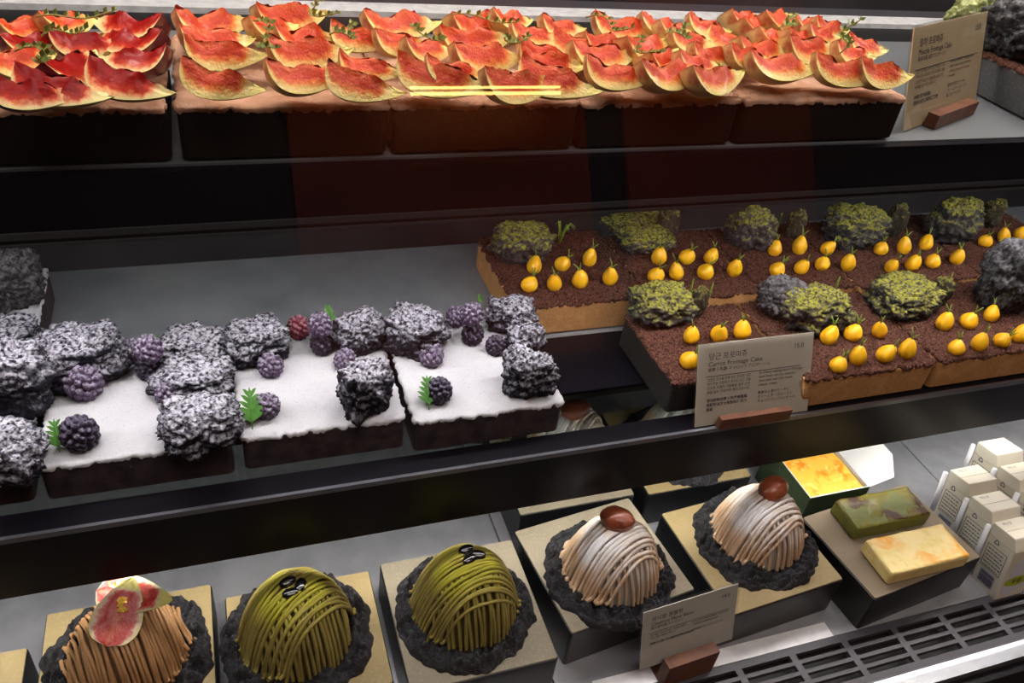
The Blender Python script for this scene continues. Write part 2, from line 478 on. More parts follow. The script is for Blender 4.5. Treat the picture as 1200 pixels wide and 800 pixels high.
# ---------------------------------------------------------------- rough sponge lumps
SPWHITE = dusted('sugared_black_sponge', (0.012, 0.010, 0.016), (0.62, 0.60, 0.68), 0.0, 1.0, 420, amount=.95, second=(260, (0.04, 0.036, 0.055), .45, .65))
SPMOSS = dusted('moss_dusted_sponge', (0.035, 0.032, 0.032), (0.40, 0.38, 0.04), 0.25, 0.85, 420, amount=.95, second=(300, (0.11, 0.10, 0.10), .42, .65))
SPGREY = dusted('grey_sponge', (0.03, 0.028, 0.03), (0.20, 0.19, 0.20), 0.0, 0.9, 380, second=(260, (0.10, 0.095, 0.10), .45, .62))
SPPALE = dusted('pale_green_sponge', (0.40, 0.42, 0.16), (0.62, 0.66, 0.34), -0.3, 0.8, 300)
SPBROWN = dusted('dusted_brown_sponge', (0.055, 0.045, 0.03), (0.28, 0.26, 0.05), 0.2, 0.9, 420)


def sponge(name, mt, loc, size, label, seed, rz=0.0, boxy=.35, lobes=None, group=None, sub=5, cat='cake crumb'):
    vs, fs = ico(sub)
    out = []
    sx, sy, sz = size
    av = (sx + sy + sz) / 3
    for p in vs:
        q = Vector(p)
        mxx = max(abs(q.x), abs(q.y), abs(q.z))
        q = q * (1 - boxy) + (q / mxx) * boxy * .82
        r = 1 + .26 * noise.noise(p * 1.5 + Vector((seed, seed * 2, 3))) + .16 * noise.noise(p * 3.6 + Vector((seed, 7, seed)))
        k = av / .045
        r += .20 * (.32 - abs(noise.noise(p * (3.4 * k) + Vector((seed * 3, seed, 1)))))
        r += .17 * (.30 - abs(noise.noise(p * (7 * k) + Vector((1, seed, 4)))))
        r += .13 * (.28 - abs(noise.noise(p * (14 * k) + Vector((seed, 2, 4)))))
        r += .09 * noise.noise(p * (26 * k))
        q = q * r
        z = q.z
        out.append((q.x * sx, q.y * sy, max(z, -.93) * sz))
    me = mesh(name, out, fs)
    zmin = min(v[2] for v in out)
    o = link(name, me, mt, None, (loc[0], loc[1], loc[2] - zmin - .003), (0, 0, rz))
    return tag(o, label, cat, group)


def bbox_lump(bb, top, mt, label, seed, name='sponge_lump', kh=1.0, dep=.85, group=None, boxy=.35, rz=0.0):
    """lump whose outline fills about this part of the photo, standing on level `top`"""
    x0, y0, x1, y1 = bb
    base = gp((x0 + x1) / 2, y1 - (y1 - y0) * .22, top)
    dist = base.length
    w = (x1 - x0) / FOC * dist * .92
    hh = (y1 - y0) / FOC * dist
    # screen height ~ depth*sin(pitch)+height*cos(pitch)
    d = w * dep
    h = max(.03, (hh - d * .45) / .86) * kh
    c = gp((x0 + x1) / 2, (y0 + y1) / 2, top + h * .5)
    return sponge(name, mt, (c.x, c.y, top), (w * .5, d * .5, h * .52), label, seed, rz, boxy, group=group)


WG = 'sugared black sponge lumps'
for i, (bb, lab, dep) in enumerate((
        ((46, 376, 141, 452), 'sugared black sponge lump at the back left corner of the leftmost whole white cake', .8),
        ((186, 376, 270, 428), 'sugared black sponge lump at the back right of the leftmost whole white cake', .75),
        ((180, 414, 272, 468), 'sugared black sponge lump between two others at the right of the leftmost whole cake', .7),
        ((189, 456, 282, 530), 'large sugared black sponge lump at the front right corner of the leftmost whole cake', .8),
        ((262, 366, 336, 428), 'peaked sugared black sponge lump at the back left of the middle white cake', .8),
        ((391, 357, 453, 418), 'sugared black sponge lump at the back right of the middle white cake', .8),
        ((396, 414, 462, 492), 'sugared square black sponge lump at the front right of the middle white cake', .8),
        ((448, 350, 526, 420), 'sugared black sponge lump at the back left of the right white cake', .8),
        ((568, 340, 630, 392), 'very white sugared sponge lump at the back right corner of the right white cake', .8),
        ((592, 372, 640, 420), 'sugared sponge lump behind the front one on the right white cake', .8),
        ((586, 400, 654, 470), 'sugared black sponge lump at the right edge of the right white cake', .8),
        ((-32, 288, 40, 362), 'dark grey sponge lump on the back cake at the left picture edge', .8),
        ((-26, 366, 36, 408), 'grey sponge lump at the back of the front cake at the left picture edge', .8),
        ((-38, 392, 49, 488), 'large sugared sponge lump in the middle of the cake cut by the left edge', .8),
        ((-40, 492, 46, 562), 'dark sponge lump at the front of the cake cut by the left edge', .8))):
    bbox_lump(bb, TOPW, SPGREY if i == 11 else SPWHITE, lab, 3.1 + i * 1.37, dep=dep, group=WG, boxy=.55 if i == 6 else .35, rz=random.uniform(-.5, .5))

MG = 'moss dusted sponge lumps'
for i, (bb, lab, nm) in enumerate((
        ((572, 252, 652, 312), 'mossy grey sponge lump beside the grass tuft, on the leftmost back carrot cake', 'sponge_lump'),
        ((704, 243, 782, 276), 'mossy sponge lump, rear of two on the second back carrot cake', 'sponge_lump'),
        ((720, 258, 796, 300), 'mossy sponge lump, front of two on the second back carrot cake', 'sponge_lump'),
        ((854, 238, 910, 294), 'pale mossy sponge lump on the third back carrot cake', 'sponge_lump'),
        ((966, 234, 1040, 290), 'mossy sponge lump on the fourth back carrot cake', 'sponge_lump'),
        ((1092, 228, 1150, 284), 'mossy grey sponge lump on the last back carrot cake', 'sponge_lump'),
        ((734, 324, 818, 384), 'wide mossy sponge lump on the black sided carrot cake', 'sponge_lump'),
        ((888, 320, 948, 374), 'grey sponge lump, left of two on the front cake right of the card', 'sponge_lump'),
        ((912, 328, 998, 390), 'grey mossy sponge lump, right of two on the front cake right of the card', 'sponge_lump'),
        ((1018, 318, 1104, 372), 'wide mossy sponge lump on the front carrot cake at the right edge', 'sponge_lump'),
        ((1158, 278, 1226, 364), 'big grey sponge lump cut by the right picture edge', 'sponge_lump'),
        ((770, 243, 796, 280), 'small yellow green sponge stump at the back of the second back carrot cake', 'sponge_stump'),
        ((922, 244, 944, 280), 'small brown sponge stump beside a leaf on the third back carrot cake', 'sponge_stump'),
        ((1040, 238, 1062, 276), 'small grey sponge stump on the fourth back carrot cake', 'sponge_stump'),
        ((1152, 233, 1176, 266), 'small sponge stump on the last back carrot cake', 'sponge_stump'),
        ((806, 332, 832, 372), 'small sponge stump beside the wide lump on the black sided carrot cake', 'sponge_stump'),
        ((1092, 322, 1116, 358), 'small mossy stump beside the wide lump on the right front carrot cake', 'sponge_stump'))):
    mt = SPGREY if i in (7, 10) else (SPBROWN if nm == 'sponge_stump' else SPMOSS)
    bbox_lump(bb, TOPW, mt, lab, 31.7 + i * 1.91, nm, group=MG if nm == 'sponge_lump' else 'small sponge stumps', dep=.75, boxy=.3, rz=random.uniform(-.4, .4))
sponge('sponge_lump', SPGREY, (1.645, 1.345, TOPF), (.092, .080, .062), 'big grey sponge lump on the cake behind the matcha price card', 88.2, .3, .3, group=MG)
sponge('sponge_lump', SPPALE, (1.628, 1.470, TOPF), (.066, .040, .050), 'pale green sponge lump peeking above the matcha price card', 91.2, .1, .2, group=MG)

# ---------------------------------------------------------------- blackberries
FIB = []
for k in range(64):
    zz = 1 - 2 * (k + .5) / 64; ph = k * 2.399963
    rr = math.sqrt(1 - zz * zz); FIB.append(Vector((rr * math.cos(ph), rr * math.sin(ph), zz)))
BV = []
for va in range(3):
    vs, fs = ico(5); out = []
    pts = [(q + Vector((random.uniform(-.08, .08), random.uniform(-.08, .08), random.uniform(-.08, .08)))).normalized() for q in FIB]
    for p in vs:
        dmin = min((p - q).length_squared for q in pts)
        r = .86 + .30 * math.sqrt(max(0, .060 - dmin)) / .245
        out.append((p.x * r, p.y * r, p.z * r * 1.12))
    BV.append((out, fs))
BERRY = dusted('frosted_blackberry', (0.050, 0.026, 0.062), (0.50, 0.46, 0.56), 0.0, 1.0, 500, .45, .75, bump=(900, .2), second=(80, (0.10, 0.06, 0.12), .4, .65))
BERRYD = dusted('dark_blackberry', (0.016, 0.009, 0.022), (0.30, 0.26, 0.36), 0.3, 1.0, 500, .3, .5, bump=(900, .1))
BERRYR = dusted('red_blackberry', (0.16, 0.018, 0.03), (0.5, 0.35, 0.42), 0.2, 1.0, 500, .35, .5, bump=(900, .1))
for i, (px, py, rp, mt, lab, zl) in enumerate((
        (98, 448, 20, BERRY, 'frosted purple blackberry in front of the back left lump on the left whole cake', 0),
        (157, 411, 14, BERRY, 'frosted blackberry left of the two stacked ones on the left whole cake', 0),
        (175, 431, 15, BERRYD, 'dark blackberry under another, on the left whole white cake', 0),
        (174, 409, 15, BERRY, 'frosted blackberry stacked on a dark one, on the left whole white cake', .05),
        (196, 461, 14, BERRY, 'purple blackberry half hidden behind the front lump of the left whole cake', 0),
        (93, 508, 20, BERRYD, 'large bare black blackberry beside a leaf at the front of the left whole cake', 0),
        (350, 384, 14, BERRYR, 'red blackberry at the back of the middle white cake', 0),
        (377, 402, 14, BERRYD, 'dark blackberry under another, on the middle white cake', 0),
        (375, 380, 14, BERRY, 'frosted blackberry stacked on a dark one beside the red berry', .05),
        (404, 421, 13, BERRY, 'purple blackberry behind the square lump of the middle white cake', 0),
        (317, 428, 15, BERRY, 'frosted blackberry alone in the left half of the middle white cake', 0),
        (312, 476, 16, BERRY, 'frosted blackberry behind the leaf on the middle white cake', 0),
        (535, 371, 13, BERRY, 'frosted blackberry at the back of the right white cake', 0),
        (554, 391, 14, BERRYD, 'dark blackberry under another, on the right white cake', 0),
        (553, 368, 14, BERRY, 'frosted blackberry stacked on a dark one, on the right white cake', .05),
        (581, 405, 13, BERRYD, 'dark red blackberry left of the front lump on the right white cake', 0),
        (506, 416, 15, BERRY, 'frosted blackberry in front of the back left lump on the right white cake', 0),
        (514, 458, 17, BERRYD, 'dark blackberry behind the leaf at the front of the right white cake', 0))):
    d0 = gp(px, py, TOPW).length
    r = rp / FOC * d0 * .84
    p = gp(px, py, TOPW + r * .9 + zl)
    out, fs = BV[i % 3]
    me = mesh('blackberry', [(x * r, y * r, z * r) for x, y, z in out], fs)
    o = link('blackberry', me, mt, None, p, (random.uniform(-.5, .5), random.uniform(-.5, .5), random.uniform(0, 6)))
    tag(o, lab, 'berry', 'blackberries on the white cakes')

# ---------------------------------------------------------------- leaves
LEAF = mat('leaf_green', (0.06, 0.20, 0.025), 0.5, 0.4, layers=[(300, (0.10, 0.28, 0.04), .4, .7)])
STEMG = mat('stem_green', (0.17, 0.27, 0.03), 0.5, layers=[(300, (0.30, 0.36, 0.06), .4, .7)])


def fern(name, a, b, w, label, group, teeth=5):
    """small serrated leaf from base point a to tip b"""
    a, b = Vector(a), Vector(b); ax = b - a; L_ = ax.length; ax.normalize()
    view = -((a + b) / 2).normalized()
    side = ax.cross(view).normalized(); nrm = side.cross(ax)
    mb = MB()
    mid = [a + ax * (L_ * k / 12) + nrm * (.004 * math.sin(k / 12 * 3.14)) for k in range(13)]
    mb.tube(mid, .0011, 5)
    for s in (-1, 1):
        for k in range(teeth):
            t0 = .16 + .70 * k / teeth; t1 = t0 + .16
            ww = w * (1 - .72 * (k / teeth)) * (1 if k else .85)
            p0 = a + ax * L_ * t0; p1 = a + ax * L_ * t1
            tip = a + ax * L_ * (t1 + .10) + side * (s * ww) + nrm * .003
            m0 = p0 * .5 + tip * .5 + side * (s * ww * .12); m1 = p1 * .45 + tip * .55 + ax * (L_ * .03)
            f = (0, 1, 2, 3, 4) if s > 0 else (4, 3, 2, 1, 0)
            mb.add([p0, m0, tip, m1, p1], [f])
    tip = a + ax * L_ * 1.02
    p = a + ax * L_ * .84
    mb.add([p - side * w * .16, tip, p + side * w * .16], [(0, 2, 1)])
    return tag(mb.obj(name, LEAF, None, False), label, 'leaf', group)


LG = 'green herb leaves on the white cakes'
for (bx, by, tx, ty, lab) in (
        (70, 530, 63, 491, 'green serrated leaf beside the bare black berry'),
        (296, 503, 292, 454, 'green serrated leaf in front of a frosted berry on the middle white cake'),
        (503, 480, 500, 440, 'green serrated leaf in front of a dark berry on the right white cake'),
        (388, 382, 384, 357, 'green leaf standing behind the stacked berries of the middle white cake'),
        (187, 412, 183, 392, 'green leaf standing behind the stacked berries of the left whole cake'),
        (565, 356, 561, 344, 'green leaf tip behind the stacked berries of the right white cake')):
    a = gp(bx, by, TOPW + .006); L_ = (by - ty) / FOC * a.length
    zt = TOPW + L_ * .75
    b = gp(tx, ty, zt)
    if b.y - a.y > L_: b = gp(tx, ty, TOPW + L_ * .9)
    fern('herb_leaf', a, b, L_ * .36, lab, LG)

# ---------------------------------------------------------------- carrots
CARROT = mat('carrot_yellow', (1.0, 0.50, 0.010), 0.38, 0.4, coat=.15, sss=.06, layers=[(90, (1.0, 0.58, 0.02), .4, .7)])
CV = []
for va in range(3):
    pr = [(0.001, -.004), (.008, -.004), (.0125, .001), (.0148, .007), (.0152, .012), (.0135, .018), (.0102, .024), (.0066, .0285), (.0042, .0305), (.0018, .0312), (.0003, .0312)]
    if va == 1: pr = [(r * 1.06, z * .88) for r, z in pr]
    if va == 2: pr = [(r * .97, z * 1.08) for r, z in pr]
    v, f = lathe(pr, 18)
    v = [(x * (1 + .10 * noise.noise(Vector((x * 60 + va * 5, y * 60, z * 60)))) + (.0035 * (z / .03) ** 2 if va != 2 else -.003 * (z / .03) ** 2), y * (1 + .1 * noise.noise(Vector((y * 70, x * 60 + va, z * 50)))), z) for x, y, z in v]
    sv = MB()
    zt = max(p[2] for p in v) - .003
    ox = .0035 if va != 2 else -.003
    for k in range(3 if va == 1 else 2):
        an = 1.1 + k * (2.3 if va != 1 else 1.9) + va; ln = .016 + .007 * ((k + va) % 3) / 2
        dx, dy = math.cos(an) * .009, math.sin(an) * .006
        sv.tube([(ox, 0, zt), (ox + dx * .35, dy * .35, zt + ln * .55), (ox + dx, dy, zt + ln)], lambda t: .0017 * (1 - .55 * t), 6)
    CV.append((mesh('mini_carrot', v, f), sv.me('stem')))
rows = (
    ('B1', 'leftmost back carrot cake', 'back', ((626, 312), (657.5, 308), (690, 303))),
    ('B1', 'leftmost back carrot cake', 'front', ((619, 333), (650, 331), (682, 328), (715, 325))),
    ('B2', 'second back carrot cake', 'back', ((773, 301), (804, 300), (833, 301))),
    ('B2', 'second back carrot cake', 'front', ((768, 322), (794, 319), (825, 318), (860, 315))),
    ('B3', 'third back carrot cake', 'back', ((908, 292), (937, 290), (968, 290))),
    ('B3', 'third back carrot cake', 'front', ((909, 315), (938, 312), (964, 309), (994, 309))),
    ('B4', 'fourth back carrot cake', 'back', ((1033, 291), (1060, 290), (1085, 285.5))),
    ('B4', 'fourth back carrot cake', 'front', ((1044, 311), (1069, 308), (1093, 306), (1122, 302))),
    ('B5', 'last back carrot cake', 'back', ((1155, 281), (1178, 277), (1197, 274))),
    ('B5', 'last back carrot cake', 'front', ((1168, 300.5),)),
    ('C1', 'black sided carrot cake', 'back', ((811, 393), (843, 390.5), (871, 388))),
    ('C1', 'black sided carrot cake', 'front', ((805, 421),)),
    ('C2', 'front cake beside its card', 'back', ((972, 395), (999, 391), (1032, 387))),
    ('C2', 'front cake beside its card', 'front', ((982, 427), (1006, 418.5), (1035, 414.5), (1063, 411))),
    ('C3', 'front carrot cake at right edge', 'back', ((1108, 378.5), (1134, 375.5), (1163, 369))),
    ('C3', 'front carrot cake at right edge', 'front', ((1122, 408), (1148, 403), (1173, 396.5), (1196, 393))))
ORD = ('first', 'second', 'third', 'fourth', 'fifth')
first = {}
ci = 0
for key, cn, rw, pts in rows:
    for k, (px, py) in enumerate(pts):
        va = (ci * 7 + ci // 3) % 3
        p = gp(px, py, TOPW + .017)
        if va not in first:
            o = link('mini_carrot', CV[va][0], CARROT); s = link('stem', CV[va][1], STEMG, o); first[va] = (o, s)
        else:
            o = first[va][0].copy(); COL.objects.link(o)
            s = first[va][1].copy(); COL.objects.link(s); s.parent = o
        sc = random.uniform(1.12, 1.28); o.scale = (sc, sc, sc)
        o.location = Vector((p.x, p.y, TOPW + .004)) * U
        o.rotation_euler = (random.uniform(-.25, .3), random.uniform(-.35, .35), random.uniform(-.9, .9))
        which = 'only one showing' if len(pts) == 1 else ORD[k] + ' from left'
        tag(o, 'yellow mini carrot, %s, %s row, on the %s' % (which, rw, cn), 'carrot', 'mini carrots on the crumbed cakes')
        ci += 1

# grass blades and small sprouts on the carrot cakes
GRASS = mat('grass_green', (0.22, 0.36, 0.03), 0.45, layers=[(200, (0.36, 0.48, 0.06), .4, .7)])
for (px, py, n, hgt, lab) in (
        (655, 286, 7, .060, 'tuft of curved grass blades beside the lump on the leftmost back carrot cake'),
        (911, 268, 2, .042, 'green blade sprout beside the pale lump of the third back carrot cake'),
        (1036, 266, 2, .040, 'green blade sprout beside the lump of the fourth back carrot cake'),
        (1108, 338, 1, .042, 'green blade sprout beside the wide lump of the right front carrot cake'),
        (808, 344, 1, .036, 'left green blade sprout behind the stump of the black sided carrot cake'),
        (831, 348, 1, .036, 'right green blade sprout behind the stump of the black sided carrot cake'),
        (978, 340, 1, .036, 'green blade sprout behind the grey lumps right of the price card')):
    p = gp(px, py, TOPW)
    mb = MB()
    for k in range(n):
        an = 2.2 * k + 1.0; sp = .035 if n > 3 else .004
        dx, dy = math.cos(an) * sp * (.5 + .5 * (k % 2)), math.sin(an) * sp * .6
        if n > 3: dx = abs(dx) * (1 if k % 3 else -1)
        mb.tube([(0, 0, 0), (dx * .25, dy * .25, hgt * .6), (dx * .6, dy * .6, hgt * .95), (dx, dy, hgt * (.75 if n > 3 else 1.1))], lambda t: .0030 * (1 - .75 * t), 6)
    tag(mb.obj('grass_sprig', GRASS, None, True, (p.x, p.y, TOPW)), lab, 'sprig', 'green sprouts on the carrot cakes')

# ---------------------------------------------------------------- figs
FLESH = attr_ramp('fig_flesh', [(0.0, (0.76, 0.24, 0.08)), (0.20, (0.66, 0.075, 0.014)), (0.44, (0.58, 0.035, 0.008)), (0.58, (0.78, 0.17, 0.03)), (0.72, (0.86, 0.50, 0.15)), (0.84, (0.86, 0.66, 0.27)), (1.0, (00.80, 0.66, 0.20))], .42, .10, .10, (700, .6, .0012), jitter=.08, jscale=420, spec=.3)  # first stop: paler ridge pulp, with ridge highlights put into the colour
FLESHD = attr_ramp('fig_flesh_dark', [(0.0, (0.34, 0.006, 0.004)), (0.42, (0.30, 0.004, 0.003)), (0.62, (0.52, 0.035, 0.012)), (0.74, (0.78, 0.28, 0.12)), (0.86, (0.80, 0.56, 0.28)), (1.0, (0.78, 0.68, 0.30))], .35, .10, .06, (500, .3, .0012), jitter=.10, jscale=420, spec=.15)
SKIN = attr_ramp('fig_skin', [(0.0, (0.40, 0.10, 0.05)), (0.05, (0.74, 0.50, 0.22)), (0.45, (0.80, 0.60, 0.27)), (0.78, (0.76, 0.64, 0.18)), (1.0, (0.66, 0.62, 0.10))], .45, .1, .10, None, jitter=.06, jscale=120)
SKIND = attr_ramp('fig_skin_dark', [(0.0, (0.10, 0.012, 0.02)), (0.35, (0.22, 0.04, 0.03)), (0.62, (0.62, 0.40, 0.16)), (1.0, (0.62, 0.55, 0.12))], .25, .5, .1, None, jitter=.06, jscale=120)


def fprof(t):
    a = max(t, 0.0) ** .44 * max(1 - t, 0) ** .98
    return a / .555 + .055 * min(1, t * 8) * min(1, (1.02 - t) * 12)


def fig_meshes(L_, R, seed, half):
    """a quarter of a fig lying on its skin; axis along +x, cut faces meeting in the upper ridge"""
    nt_, ns, na = 26, 9, 10
    fv = []; ff = []; ft = []
    dip = random.uniform(.02, .20); bump_ = random.uniform(.06, .18); dipt = random.uniform(.22, .36)

    def ridge(t):
        return -R * dip * math.exp(-((t - dipt) / .11) ** 2) + R * bump_ * math.exp(-((t - .55) / .16) ** 2) - R * .06 * (t - .1)

    def pt(t, s, ang):
        r = fprof(t) * R * s
        x = L_ * t
        z = ridge(t) * (1 - s) ** 1.2 - r * math.cos(ang)
        y = r * math.sin(ang)
        if s < .75:
            k = (1 - s / .75)
            z += R * .09 * k * N3((t * 9, s * 4, ang), 1.0, seed) + R * .05 * k * N3((t * 24, s * 10, ang), 1.0, seed)
            x += R * .05 * k * N3((t * 14, s * 6, ang), 1.0, seed + 3)
        return (x, y, z)
    for face in (0, 1):
        ang = half if face == 0 else -half
        b0 = len(fv)
        for i in range(nt_ + 1):
            t = (i / nt_) ** 1.15
            for j in range(ns + 1):
                s = j / ns
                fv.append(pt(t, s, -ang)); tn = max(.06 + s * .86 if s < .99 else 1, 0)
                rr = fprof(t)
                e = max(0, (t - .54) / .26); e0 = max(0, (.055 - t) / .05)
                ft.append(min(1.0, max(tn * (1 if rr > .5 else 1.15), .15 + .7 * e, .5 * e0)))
        W = ns + 1
        for i in range(nt_):
            for j in range(ns):
                a = b0 + i * W + j
                q = (a, a + 1, a + 1 + W, a + W)
                ff.append(q if face == 0 else q[::-1])
    sv = []; sf = []; st = []
    for i in range(nt_ + 1):
        t = (i / nt_) ** 1.15
        for j in range(na + 1):
            ang = -half + 2 * half * j / na
            sv.append(pt(t, 1, ang)); st.append(t)
    W = na + 1
    for i in range(nt_):
        for j in range(na):
            a = i * W + j; sf.append((a, a + W, a + 1 + W, a + 1))
    return mesh('flesh', fv, ff, True, ft), mesh('skin', sv, sf, True, st)


def fig(lx, ly, rx, ry, label, group, dark=False, lift=0.0, hl=.069, hr=.041):
    a = gp(lx, ly, TOPF + hl + lift); b = gp(rx, ry, TOPF + hr + lift)
    d = b - a; d.z = 0
    L_ = d.length
    if L_ < .095:
        d = d.normalized() * .095; L_ = .095
    L_ = min(L_, .15)
    d = d.normalized()
    ax = (d * L_ + Vector((0, 0, hr - hl))).normalized()
    tot = math.hypot(L_, hr - hl)
    zc = (hl * .62 + hr * .38)
    R = zc / math.cos(math.asin(min(.9, abs(hr - hl) / tot))) * .98
    R = min(R, tot * .46)
    side = Vector((0, 0, 1)).cross(ax).normalized(); up = ax.cross(side)
    rot = Matrix((ax, side, up)).transposed()
    roll = random.uniform(-.05, .24)
    rot = rot @ Matrix.Rotation(roll, 3, 'X')
    o = bpy.data.objects.new('fig_wedge', None); o.empty_display_size = .01
    COL.objects.link(o)
    o.matrix_world = Matrix.Translation(Vector((a.x, a.y, TOPF + hl + lift)) * U) @ rot.to_4x4()
    tag(o, label, 'fig', group)
    fl, sk = fig_meshes(tot, R, random.random() * 40, random.uniform(.80, .95))
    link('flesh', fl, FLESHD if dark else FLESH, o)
    link('skin', sk, SKIND if dark else SKIN, o)
    return o


FIGS = (
    ('leftmost fig cake', (
        ('front', ((-20, 85, 53, 111, 1), (17, 72, 134, 112, 1), (105, 62, 207, 108, 1))),
        ('second', ((-24, 55, 42, 68, 0), (50, 72, 112, 57, 1), (112, 64, 195, 52, 3))),
        ('third', ((-2, 38, 58, 50, 1), (55, 30, 143, 50, 1), (103, 40, 190, 34, 3))),
        ('back', ((-6, 20, 54, 30, 0), (45, 13, 97, 24, 0), (106, 20, 190, 16, 3))))),
    ('second fig cake', (
        ('front', ((213, 65, 314, 104, 0), (311, 68, 409, 86, 0), (384, 70, 477, 108, 0))),
        ('second', ((215, 38, 317, 62, 0), (313, 40, 416, 55, 0), (398, 57, 468, 82, 0))),
        ('third', ((210, 28, 302, 42, 0), (322, 28, 398, 38, 0), (388, 22, 456, 50, 0))),
        ('back', ((205, 9, 297, 20, 0), (292, 18, 332, 32, 0), (300, 4, 385, 12, 0))))),
    ('middle fig cake', (
        ('front', ((466, 60, 583, 100, 0), (568, 78, 657, 92, 0), (612, 62, 708, 106, 0))),
        ('second', ((500, 63, 572, 88, 0), (532, 48, 616, 62, 0), (610, 50, 690, 76, 0))),
        ('third', ((475, 42, 532, 55, 0), (515, 30, 606, 40, 0), (608, 40, 662, 66, 0), (440, 32, 476, 52, 0))),
        ('back', ((426, 11, 528, 22, 0), (530, 14, 596, 18, 0), (600, 22, 652, 44, 0), (578, 8, 608, 24, 0))))),
    ('fourth fig cake', (
        ('front', ((688, 62, 772, 90, 0), (752, 70, 836, 78, 0), (812, 76, 896, 76, 0))),
        ('second', ((671, 46, 749, 62, 0), (764, 60, 806, 48, 0), (797, 58, 832, 76, 0))),
        ('third', ((650, 30, 692, 60, 0), (686, 36, 736, 48, 0), (735, 42, 790, 44, 0), (814, 48, 854, 66, 0), (788, 30, 836, 50, 0))),
        ('back', ((636, 15, 672, 33, 0), (697, 12, 776, 34, 0), (752, 13, 782, 32, 0), (774, 22, 796, 38, 0), (808, 14, 846, 35, 0))))),
    ('fifth fig cake', (
        ('front', ((880, 58, 977, 78, 0), (957, 60, 1043, 88, 0), (1010, 66, 1072, 87, 0))),
        ('second', ((857, 50, 890, 66, 0), (926, 40, 982, 52, 0), (982, 46, 1020, 66, 0), (868, 42, 926, 55, 0))),
        ('third', ((836, 26, 868, 58, 0), (996, 38, 1042, 58, 0), (950, 26, 982, 42, 0), (890, 30, 920, 40, 0), (926, 32, 952, 42, 0))),
        ('back', ((872, 20, 900, 16, 0), (898, 12, 944, 8, 0), (934, 18, 964, 26, 0), (958, 18, 994, 35, 0), (858, 10, 892, 18, 0))))))
for cn, rws in FIGS:
    for rw, lst in rws:
        order = sorted(range(len(lst)), key=lambda i: min(lst[i][0], lst[i][2]))
        for rank, i in enumerate(order):
            x0, y0, x1, y1, fl = lst[i]
            lab = '%s fig wedge, %s from left, %s row, on the %s' % ('glossy dark red' if fl & 1 else 'red', ORD[rank], rw, cn)
            if fl & 2: x0, y0, x1, y1 = x1, y1, x0, y0
            fig(x0, y0, x1, y1, lab, 'fig wedges on the top shelf', bool(fl & 1))

# thyme sprigs lying on the figs
THYME = mat('thyme_green', (0.16, 0.22, 0.03), 0.55, layers=[(400, (0.34, 0.38, 0.10), .4, .7)])
THSTEM = mat('thyme_stem', (0.34, 0.26, 0.06), 0.6)
for i, (x0, y0, x1, y1, lab) in enumerate((
        (42, 20, 132, 18, 'long thyme sprig across the back figs of the leftmost fig cake'),
        (48, 40, 100, 36, 'thin curling thyme sprig in the middle of the leftmost fig cake'),
        (28, 58, 60, 70, 'short thyme sprig on the front figs at the left picture edge'),
        (298, 24, 324, 60, 'thyme sprig hanging down between the figs of the second fig cake'),
        (362, 2, 386, 20, 'thyme sprig at the back of the second fig cake'),
        (392, 44, 418, 36, 'short thyme sprig at the right of the second fig cake'),
        (488, 32, 512, 48, 'thyme sprig above the left front figs of the middle fig cake'),
        (530, 16, 606, 28, 'long thyme sprig across the back of the middle fig cake'),
        (588, 52, 610, 44, 'short bushy thyme sprig in the middle fig cake'),
        (688, 20, 740, 36, 'long thyme sprig at the back of the fourth fig cake'),
        (738, 44, 766, 64, 'bushy thyme sprig above the front figs of the fourth fig cake'),
        (785, 44, 808, 36, 'short thyme sprig at the right of the fourth fig cake'),
        (916, 34, 932, 22, 'short thyme sprig at the back of the fifth fig cake'),
        (980, 62, 1002, 26, 'thyme sprig standing up on the right end of the fifth fig cake'))):
    a = gp(x0, y0, TOPF + .078); b = gp(x1, y1, TOPF + .082 if i != 13 else TOPF + .12)
    if (b - a).length > .16: b = a + (b - a).normalized() * .16
    d = b - a
    root = thing('thyme_sprig', lab, 'herb', a, 0, 'thyme sprigs on the figs')
    side = d.cross(Vector((0, 0, 1))).normalized()
    path = [d * (k / 8) + side * (.012 * math.sin(k * .8 + i)) + Vector((0, 0, .006 * math.sin(k * .9))) for k in range(9)]
    MB().tube(path, .0012, 5).obj('stem', THSTEM, root, True)
    mb = MB()
    for k in range(1, 9):
        for s in (-1, 1, 0):
            c = path[k]
            dr = (d.normalized() * .5 + side * s + Vector((0, 0, .5 if s else .9))).normalized()
            ln = random.uniform(.007, .013); wv = dr.cross(Vector((.2, -.7, .6))).normalized() * ln * .28
            mb.add([c, c + dr * ln * .5 + wv, c + dr * ln, c + dr * ln * .5 - wv], [(0, 1, 2, 3)])
    mb.obj('leaves', THYME, root)

# ---------------------------------------------------------------- bottom deck: boards, mont blancs
BOARD = mat('tan_board', (0.36, 0.27, 0.125), 0.6, 0.3, layers=[(25, (0.30, 0.225, 0.105), .4, .7), (500, (0.40, 0.31, 0.16), .5, .75)])
BOARDG = mat('grey_board', (0.29, 0.245, 0.17), 0.6, 0.3, layers=[(25, (0.24, 0.205, 0.145), .4, .7), (500, (0.33, 0.29, 0.20), .5, .75)])
TRAYB = mat('black_tray_side', (0.007, 0.007, 0.008), 0.35, 0.4)
ZP = -1.40


def tray(x0, x1, y0, y1, label, mt=None, rz=0.0, top=ZP):
    t = thing('serving_block', label, 'serving block', ((x0 + x1) / 2, (y0 + y1) / 2, ZB), rz, 'black serving blocks')
    h = top - ZB
    v, f = slab(x1 - x0, y1 - y0, 0, h - .003, .006, .002)
    link('block_body', mesh('block_body', v, f, False), TRAYB, t)
    v, f = slab(x1 - x0 - .004, y1 - y0 - .004, h - .0035, h, .005, .001)
    link('top_board', mesh('top_board', v, f, False), mt or BOARD, t)
    return t


